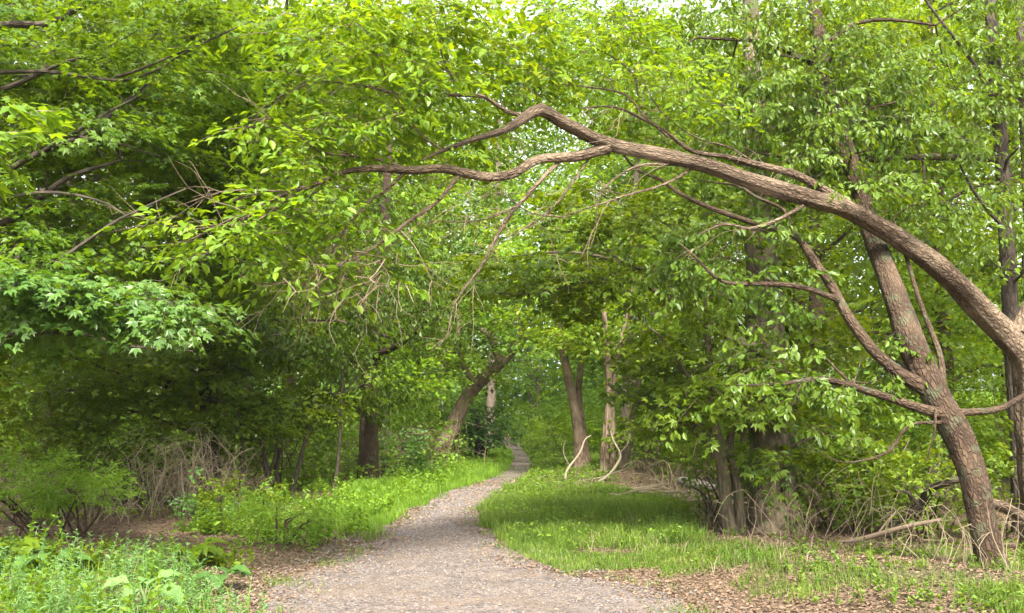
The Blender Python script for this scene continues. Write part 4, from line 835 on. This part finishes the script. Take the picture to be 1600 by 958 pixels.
x, y = scatter(70000, lambda y: xl(y) - .5, lambda y: xr(y) + .5, 7, 30, g, d_edge)
mb = MB(); blades(mb, x, y, g.uniform(.03, .13, len(x)), .007 * np.clip(y / 12, 1, 2), g, .9)
tag(mb.build('edge_grass', LM['grass']), 'short ragged tufts creeping over both edges of the gravel', kind='stuff', cat='grass')
# forest-floor ground cover (low leafy plants), patchy
def floor_d(x, y): 
    d = np.maximum(xl(y) - x, x - xr(y)); return (d > .5) * sm(sn(x, y, 1.6, 8) + .5 * sn(x, y, .5, 3), -.15, .5) * np.where(x < 0, .9, .55) * sm(y, 9.6, 11.5) * np.where((x < -.26 * y) & (y > 11.5) & (y < 15), .12, 1)
x, y = scatter(60000, lambda y: -.62 * y - 1, lambda y: .62 * y + 1, 9.5, 55, g, floor_d)
n = len(x); z = hgt(x, y); a = g.uniform(0, 6.28, n); mb = MB()
sc0 = np.clip(y / 15, .8, 2.6)
leaves(mb, np.stack([x, y, z + g.uniform(.01, .18, n) * sc0], 1), np.stack([np.cos(a), np.sin(a), g.uniform(-.3, .6, n)], 1), np.stack([g.normal(0, .4, n), g.normal(0, .4, n) - .2, np.ones(n)], 1), .055 * g.uniform(.6, 1.5, n) * sc0, 'oval')
tag(mb.build('ground_cover', LM['mid']), 'low leafy ground cover on the forest floor', kind='stuff', cat='ground cover')
x, y = scatter(60000, lambda y: -.62 * y - 1, lambda y: xl(y) - .4, 12, 26, g, lambda x, y: .8 * sm(sn(x, y, 1.2, 2.5), -.2, .5) * sm(x + .32 * y, -.5, 1.))
mb = MB(); blades(mb, x, y, g.uniform(.05, .2, len(x)), .01 * np.clip(y / 12, 1, 2), g)
tag(mb.build('sparse_grass', LM['grass']), 'patchy thin grass on the left forest floor', kind='stuff', cat='grass')
x, y = scatter(42000, 2.0, lambda y: .6 * y + .5, 6.6, 11.2, g, lambda x, y: .75 * sm(sn(x, y, .7, 1.5) + .5 * sn(x, y, .22, 6), -.1, .5) * sm(x - xr(y), .3, 1.4))
mb = MB(); blades(mb, x, y, g.uniform(.03, .13, len(x)), .007, g)
tag(mb.build('litter_grass', LM['grass']), 'thin tufts of grass in the leaf litter at the bottom right', kind='stuff', cat='grass')
# feathery foreground weeds: upright stalks with many thin leaves
def weeds(name, label, pts, hmin, hmax, seed, leaf='weed', lsize=.06, kind='lance', per=26):
    g = np.random.default_rng(seed); mb = MB(); P0, D0, N0, S0 = [], [], [], []
    for x, y in pts:
        h = g.uniform(hmin, hmax); z = float(hgt(x, y)); ln = g.normal(0, .15, 2) * h
        t = g.uniform(.12, 1, per); a = g.uniform(0, 6.28, per)
        P0.append(np.stack([x + ln[0] * t * t, y + ln[1] * t * t, z + t * h], 1)); D0.append(np.stack([np.cos(a), np.sin(a), g.uniform(.1, 1.1, per)], 1))
        N0.append(np.stack([g.normal(0, .3, per), g.normal(0, .3, per), np.ones(per)], 1)); S0.append(lsize * g.uniform(.6, 1.3, per) * (1.25 - .6 * t))
        tube(mb, [(x, y, z - .02), (x + ln[0] * .25, y + ln[1] * .25, z + h * .5), (x + ln[0], y + ln[1], z + h)], [.003, .0025, .001], 3, .2)
    leaves(mb, np.vstack(P0), np.vstack(D0), np.vstack(N0), np.concatenate(S0), kind)
    return tag(mb.build(name, LM[leaf]), label, kind='stuff', cat='weeds')
def wd(x, y):
    lim = np.interp(y, [6, 7.5, 8.5, 9.5, 10.4, 11], [-1.6, -2.0, -2.35, -2.9, -3.4, -4.2]) + .25 * sn(x, y, .5, 2)
    return sm(lim - x, -.1, .5) * (.35 + .65 * sm(sn(x, y, .45, 5), -.4, .3))
x, y = scatter(1900, -6.8, -1.5, 6.2, 10.4, g, lambda x, y: wd(x, y) * sm(sn(x, y, .35, 7.7), -.7, -.1))
weeds('foreground_weeds', 'pale green feathery weeds filling the bottom left corner', np.stack([x, y], 1), .12, .42, 9)
x, y = scatter(1200, -7, -2.6, 9.6, 13, g, lambda x, y: .75 * sm(sn(x, y, .6, 3.3), -.2, .4) * sm(-.24 * y - .3 - x, -.2, .4) * sm(11.7 - y, 0, 1.))
weeds('shaded_weeds', 'darker leafy weeds behind the pale feathery weeds at left', np.stack([x, y], 1), .1, .3, 10, 'mid', .08, 'oval', 12)
x, y = scatter(2400, lambda y: xl(y) - 2.6, lambda y: xl(y) - .1, 12, 40, g, lambda x, y: .7 * sm(sn(x, y, .7, 1.1), -.1, .4))
weeds('verge_weeds', 'leafy weeds standing in the left verge', np.stack([x, y], 1), .15, .45, 12, 'lime' , .09, 'oval', 16)
x, y = scatter(420, -7, -1.9, 6.4, 10.6, g, lambda x, y: wd(x, y) * sm(sn(x, y, .8, 9), -.4, .2))
weeds('tall_weeds', 'taller leafy green weeds among the pale feathery ones at bottom left', np.stack([x, y], 1), .2, .55, 14, 'light', .075, 'oval', 18)
x, y = scatter(8000, -6.5, -1.7, 6.2, 10.2, g, lambda x, y: wd(x, y) * .8)
mb = MB(); blades(mb, x, y, g.uniform(.06, .3, len(x)), .007, g, .7)
tag(mb.build('corner_grass', LM['lime']), 'fine grass growing up through the weeds at bottom left', kind='stuff', cat='grass')
x, y = scatter(900, 1.8, lambda y: .6 * y + .3, 6.8, 12.2, g, lambda x, y: sm(sn(x, y, .6, 4.1), -.3, .5) * sm(x - xr(y), .4, 1.2))
weeds('litter_weeds', 'low leafy weeds scattered through the leaf litter at right', np.stack([x, y], 1), .04, .2, 15, 'grass', .05, 'oval', 10)
# broad-leaf plants
def broad(label, px, py, n, size, h, seed, leaf='cool'):
    x, y = G(px, py); z = float(hgt(x, y)); g = np.random.default_rng(seed); root = thing('broadleaf_plant', label, 'plant', (x, y, z), 'broad-leaved plants in the weeds')
    for k in range(n):
        a = k * 2.4 + g.normal(0, .3); d = np.array([math.cos(a), math.sin(a), 0]); L_ = size * g.uniform(.7, 1.2); hh = h * g.uniform(.5, 1.)
        m = MB(); s = np.array([x, y, z]); e = s + d * L_ * .6 + [0, 0, hh]; tube(m, [s, s + d * L_ * .2 + [0, 0, hh * .7], e], [.006, .005, .004], 5, .1)
        dn = nrm(d + [0, 0, g.uniform(-.1, .35)]); xn = nrm(np.cross(dn, [d[0] * .3, d[1] * .3 - .2, 1.])); zn = np.cross(xn, dn); U = np.linspace(0, 1, 10)[:, None]; Wv = np.linspace(-1, 1, 9)[None]
        wid = .40 * np.sin(np.pi * np.clip(U, .0, 1) ** .62) ** .8 * (1 + .05 * np.sin(U * 30 + k)); X = Wv * wid; Yv = U - .10 * np.abs(Wv) * (1 - U) * (U < .4)
        Zv = .16 * np.abs(Wv) * wid * 2 - .45 * U ** 2.2 - .02 * np.cos(U * 38) * (np.abs(Wv) > .1) + .035 * np.sin(U * 17 + k) * np.abs(Wv) ** 3
        Vv = e + L_ * (X[..., None] * xn + Yv[..., None] * dn + Zv[..., None] * zn); i_ = np.arange(9)[:, None]; j_ = np.arange(8)[None]
        m.add(Vv.reshape(-1, 3), np.stack([i_ * 9 + j_, i_ * 9 + j_ + 1, (i_ + 1) * 9 + j_ + 1, (i_ + 1) * 9 + j_], -1).reshape(-1, 4)); m.build('leaf', LM[leaf], root, True)
broad('large grey-green broad leaf plant among the pale weeds at the bottom left', 75, 905, 8, .22, .26, 1)
broad('broad-leaved plant with big pale leaves at the right end of the weeds', 345, 925, 7, .19, .22, 2)
broad('broad-leaved plant nearest the bottom edge in the pale weeds', 225, 955, 7, .24, .3, 3, 'weed')
broad('small broad-leaved plant at the left edge above the weeds', 20, 900, 7, .2, .25, 4, 'mid')
broad('low broad-leaved plant in the shade right of the grey-green one', 300, 885, 8, .22, .24, 5, 'mid')
# fallen leaves and stones
def litter(name, label, n, x0, x1, y0, y1, dens, mat, size, lift=.006):
    x, y = scatter(n, x0, x1, y0, y1, g, dens); k = len(x); a = g.uniform(0, 6.28, k); mb = MB()
    leaves(mb, np.stack([x, y, hgt(x, y) + lift + .02 * inpath(x, y) + g.uniform(0, .015, k)], 1), np.stack([np.cos(a), np.sin(a), g.normal(0, .25, k)], 1), np.stack([g.normal(0, .35, k), g.normal(0, .35, k), np.ones(k)], 1), size * g.uniform(.5, 1.4, k) * np.clip(y / 14, 1, 2.2), 'oval')
    return tag(mb.build(name, mat), label, kind='stuff', cat='leaf litter')
litm = flat_mat('dry_leaf', (.05, .031, .02), (.20, .13, .085), 8)
litp = flat_mat('orange_leaf', (.13, .08, .045), (.30, .19, .10), 8)
litter('fallen_leaves', 'brown fallen leaves covering the forest floor', 210000, lambda y: -.62 * y - 1, lambda y: .62 * y + 1, 6.4, 40, lambda x, y: np.where(inpath(x, y, .05), 0, .9), litm, .034)
litter('path_leaves', 'scattered tan and orange leaves lying on the gravel', 3600, lambda y: xl(y), lambda y: xr(y), 6.4, 24, lambda x, y: .2 + .8 * sm(np.maximum((xl(y) + 1.0 - x), (x - xr(y) + 1.1)), 0, .9), litp, .030)
litter('edge_leaves', 'brown leaf litter drifted over the edges of the gravel', 15000, lambda y: xl(y) - .2, lambda y: xr(y) + .2, 6.4, 17, lambda x, y: sm(np.maximum((xl(y) + .55 - x), (x - xr(y) + .6)) + .3 * sn(x, y, .5, 2), .1, .7), litm, .034)
def stones(name, label, n, x0, x1, y0, y1, dens, mat, smin, smax):
    x, y = scatter(n, x0, x1, y0, y1, g, dens); k = len(x); mb = MB()
    base = np.array([(-1, -1, -.6), (1, -1, -.6), (1, 1, -.6), (-1, 1, -.6), (-.7, -.7, .7), (.7, -.7, .7), (.7, .7, .7), (-.7, .7, .7)]) * .5
    s = (smin + (smax - smin) * g.random(k) ** 3) * np.clip(y / 9, 1, 2)
    Vv = base[None] * s[:, None, None] * g.uniform(.6, 1.3, (k, 1, 3)) * g.uniform(.8, 1.2, (k, 8, 1)); an = g.uniform(0, 3.14, k)[:, None]
    X = Vv[..., 0] * np.cos(an) - Vv[..., 1] * np.sin(an); Y = Vv[..., 0] * np.sin(an) + Vv[..., 1] * np.cos(an)
    Z = Vv[..., 2] * .7 + s[:, None] * .12 + (hgt(x, y) + .02)[:, None]
    V = np.stack([X + x[:, None], Y + y[:, None], Z], -1).reshape(-1, 3)
    F = (np.array([(0, 3, 2, 1), (4, 5, 6, 7), (0, 1, 5, 4), (1, 2, 6, 5), (2, 3, 7, 6), (3, 0, 4, 7)])[None] + (np.arange(k) * 8)[:, None, None]).reshape(-1, 4)
    mb.add(V, F); return tag(mb.build(name, mat), label, kind='stuff', cat='gravel')
stones('gravel', 'loose grey gravel stones on the path', 34000, lambda y: xl(y) - .45, lambda y: xr(y) + .45, 6.4, 22, lambda x, y: .9 * np.where(inpath(x, y), 1, .45), flat_mat('gravel_stone', (.06, .05, .046), (.20, .172, .16), 20), .006, .018)

# ------------------------------------------------------------------ the moist air of the wood
hb_ = MB(); a_, z0, z1 = 1000., -1.5, 34.
hv = [(-a_, -a_, z0), (a_, -a_, z0), (a_, a_, z0), (-a_, a_, z0), (-a_, -a_, z1), (a_, -a_, z1), (a_, a_, z1), (-a_, a_, z1)]
hb_.add(hv, [(0, 3, 2, 1), (4, 5, 6, 7), (0, 1, 5, 4), (1, 2, 6, 5), (2, 3, 7, 6), (3, 0, 4, 7)])
hm, N, L = newmat('haze_air'); pv = N.new('ShaderNodeVolumePrincipled'); pv.inputs['Color'].default_value = (.86, .93, .88, 1); pv.inputs['Density'].default_value = .0003; pv.inputs['Anisotropy'].default_value = .2
o_ = N.new('ShaderNodeOutputMaterial'); L.new(pv.outputs[0], o_.inputs['Volume'])
tag(hb_.build('haze', hm), 'thin pale haze in the air of the wood', kind='stuff', cat='haze')
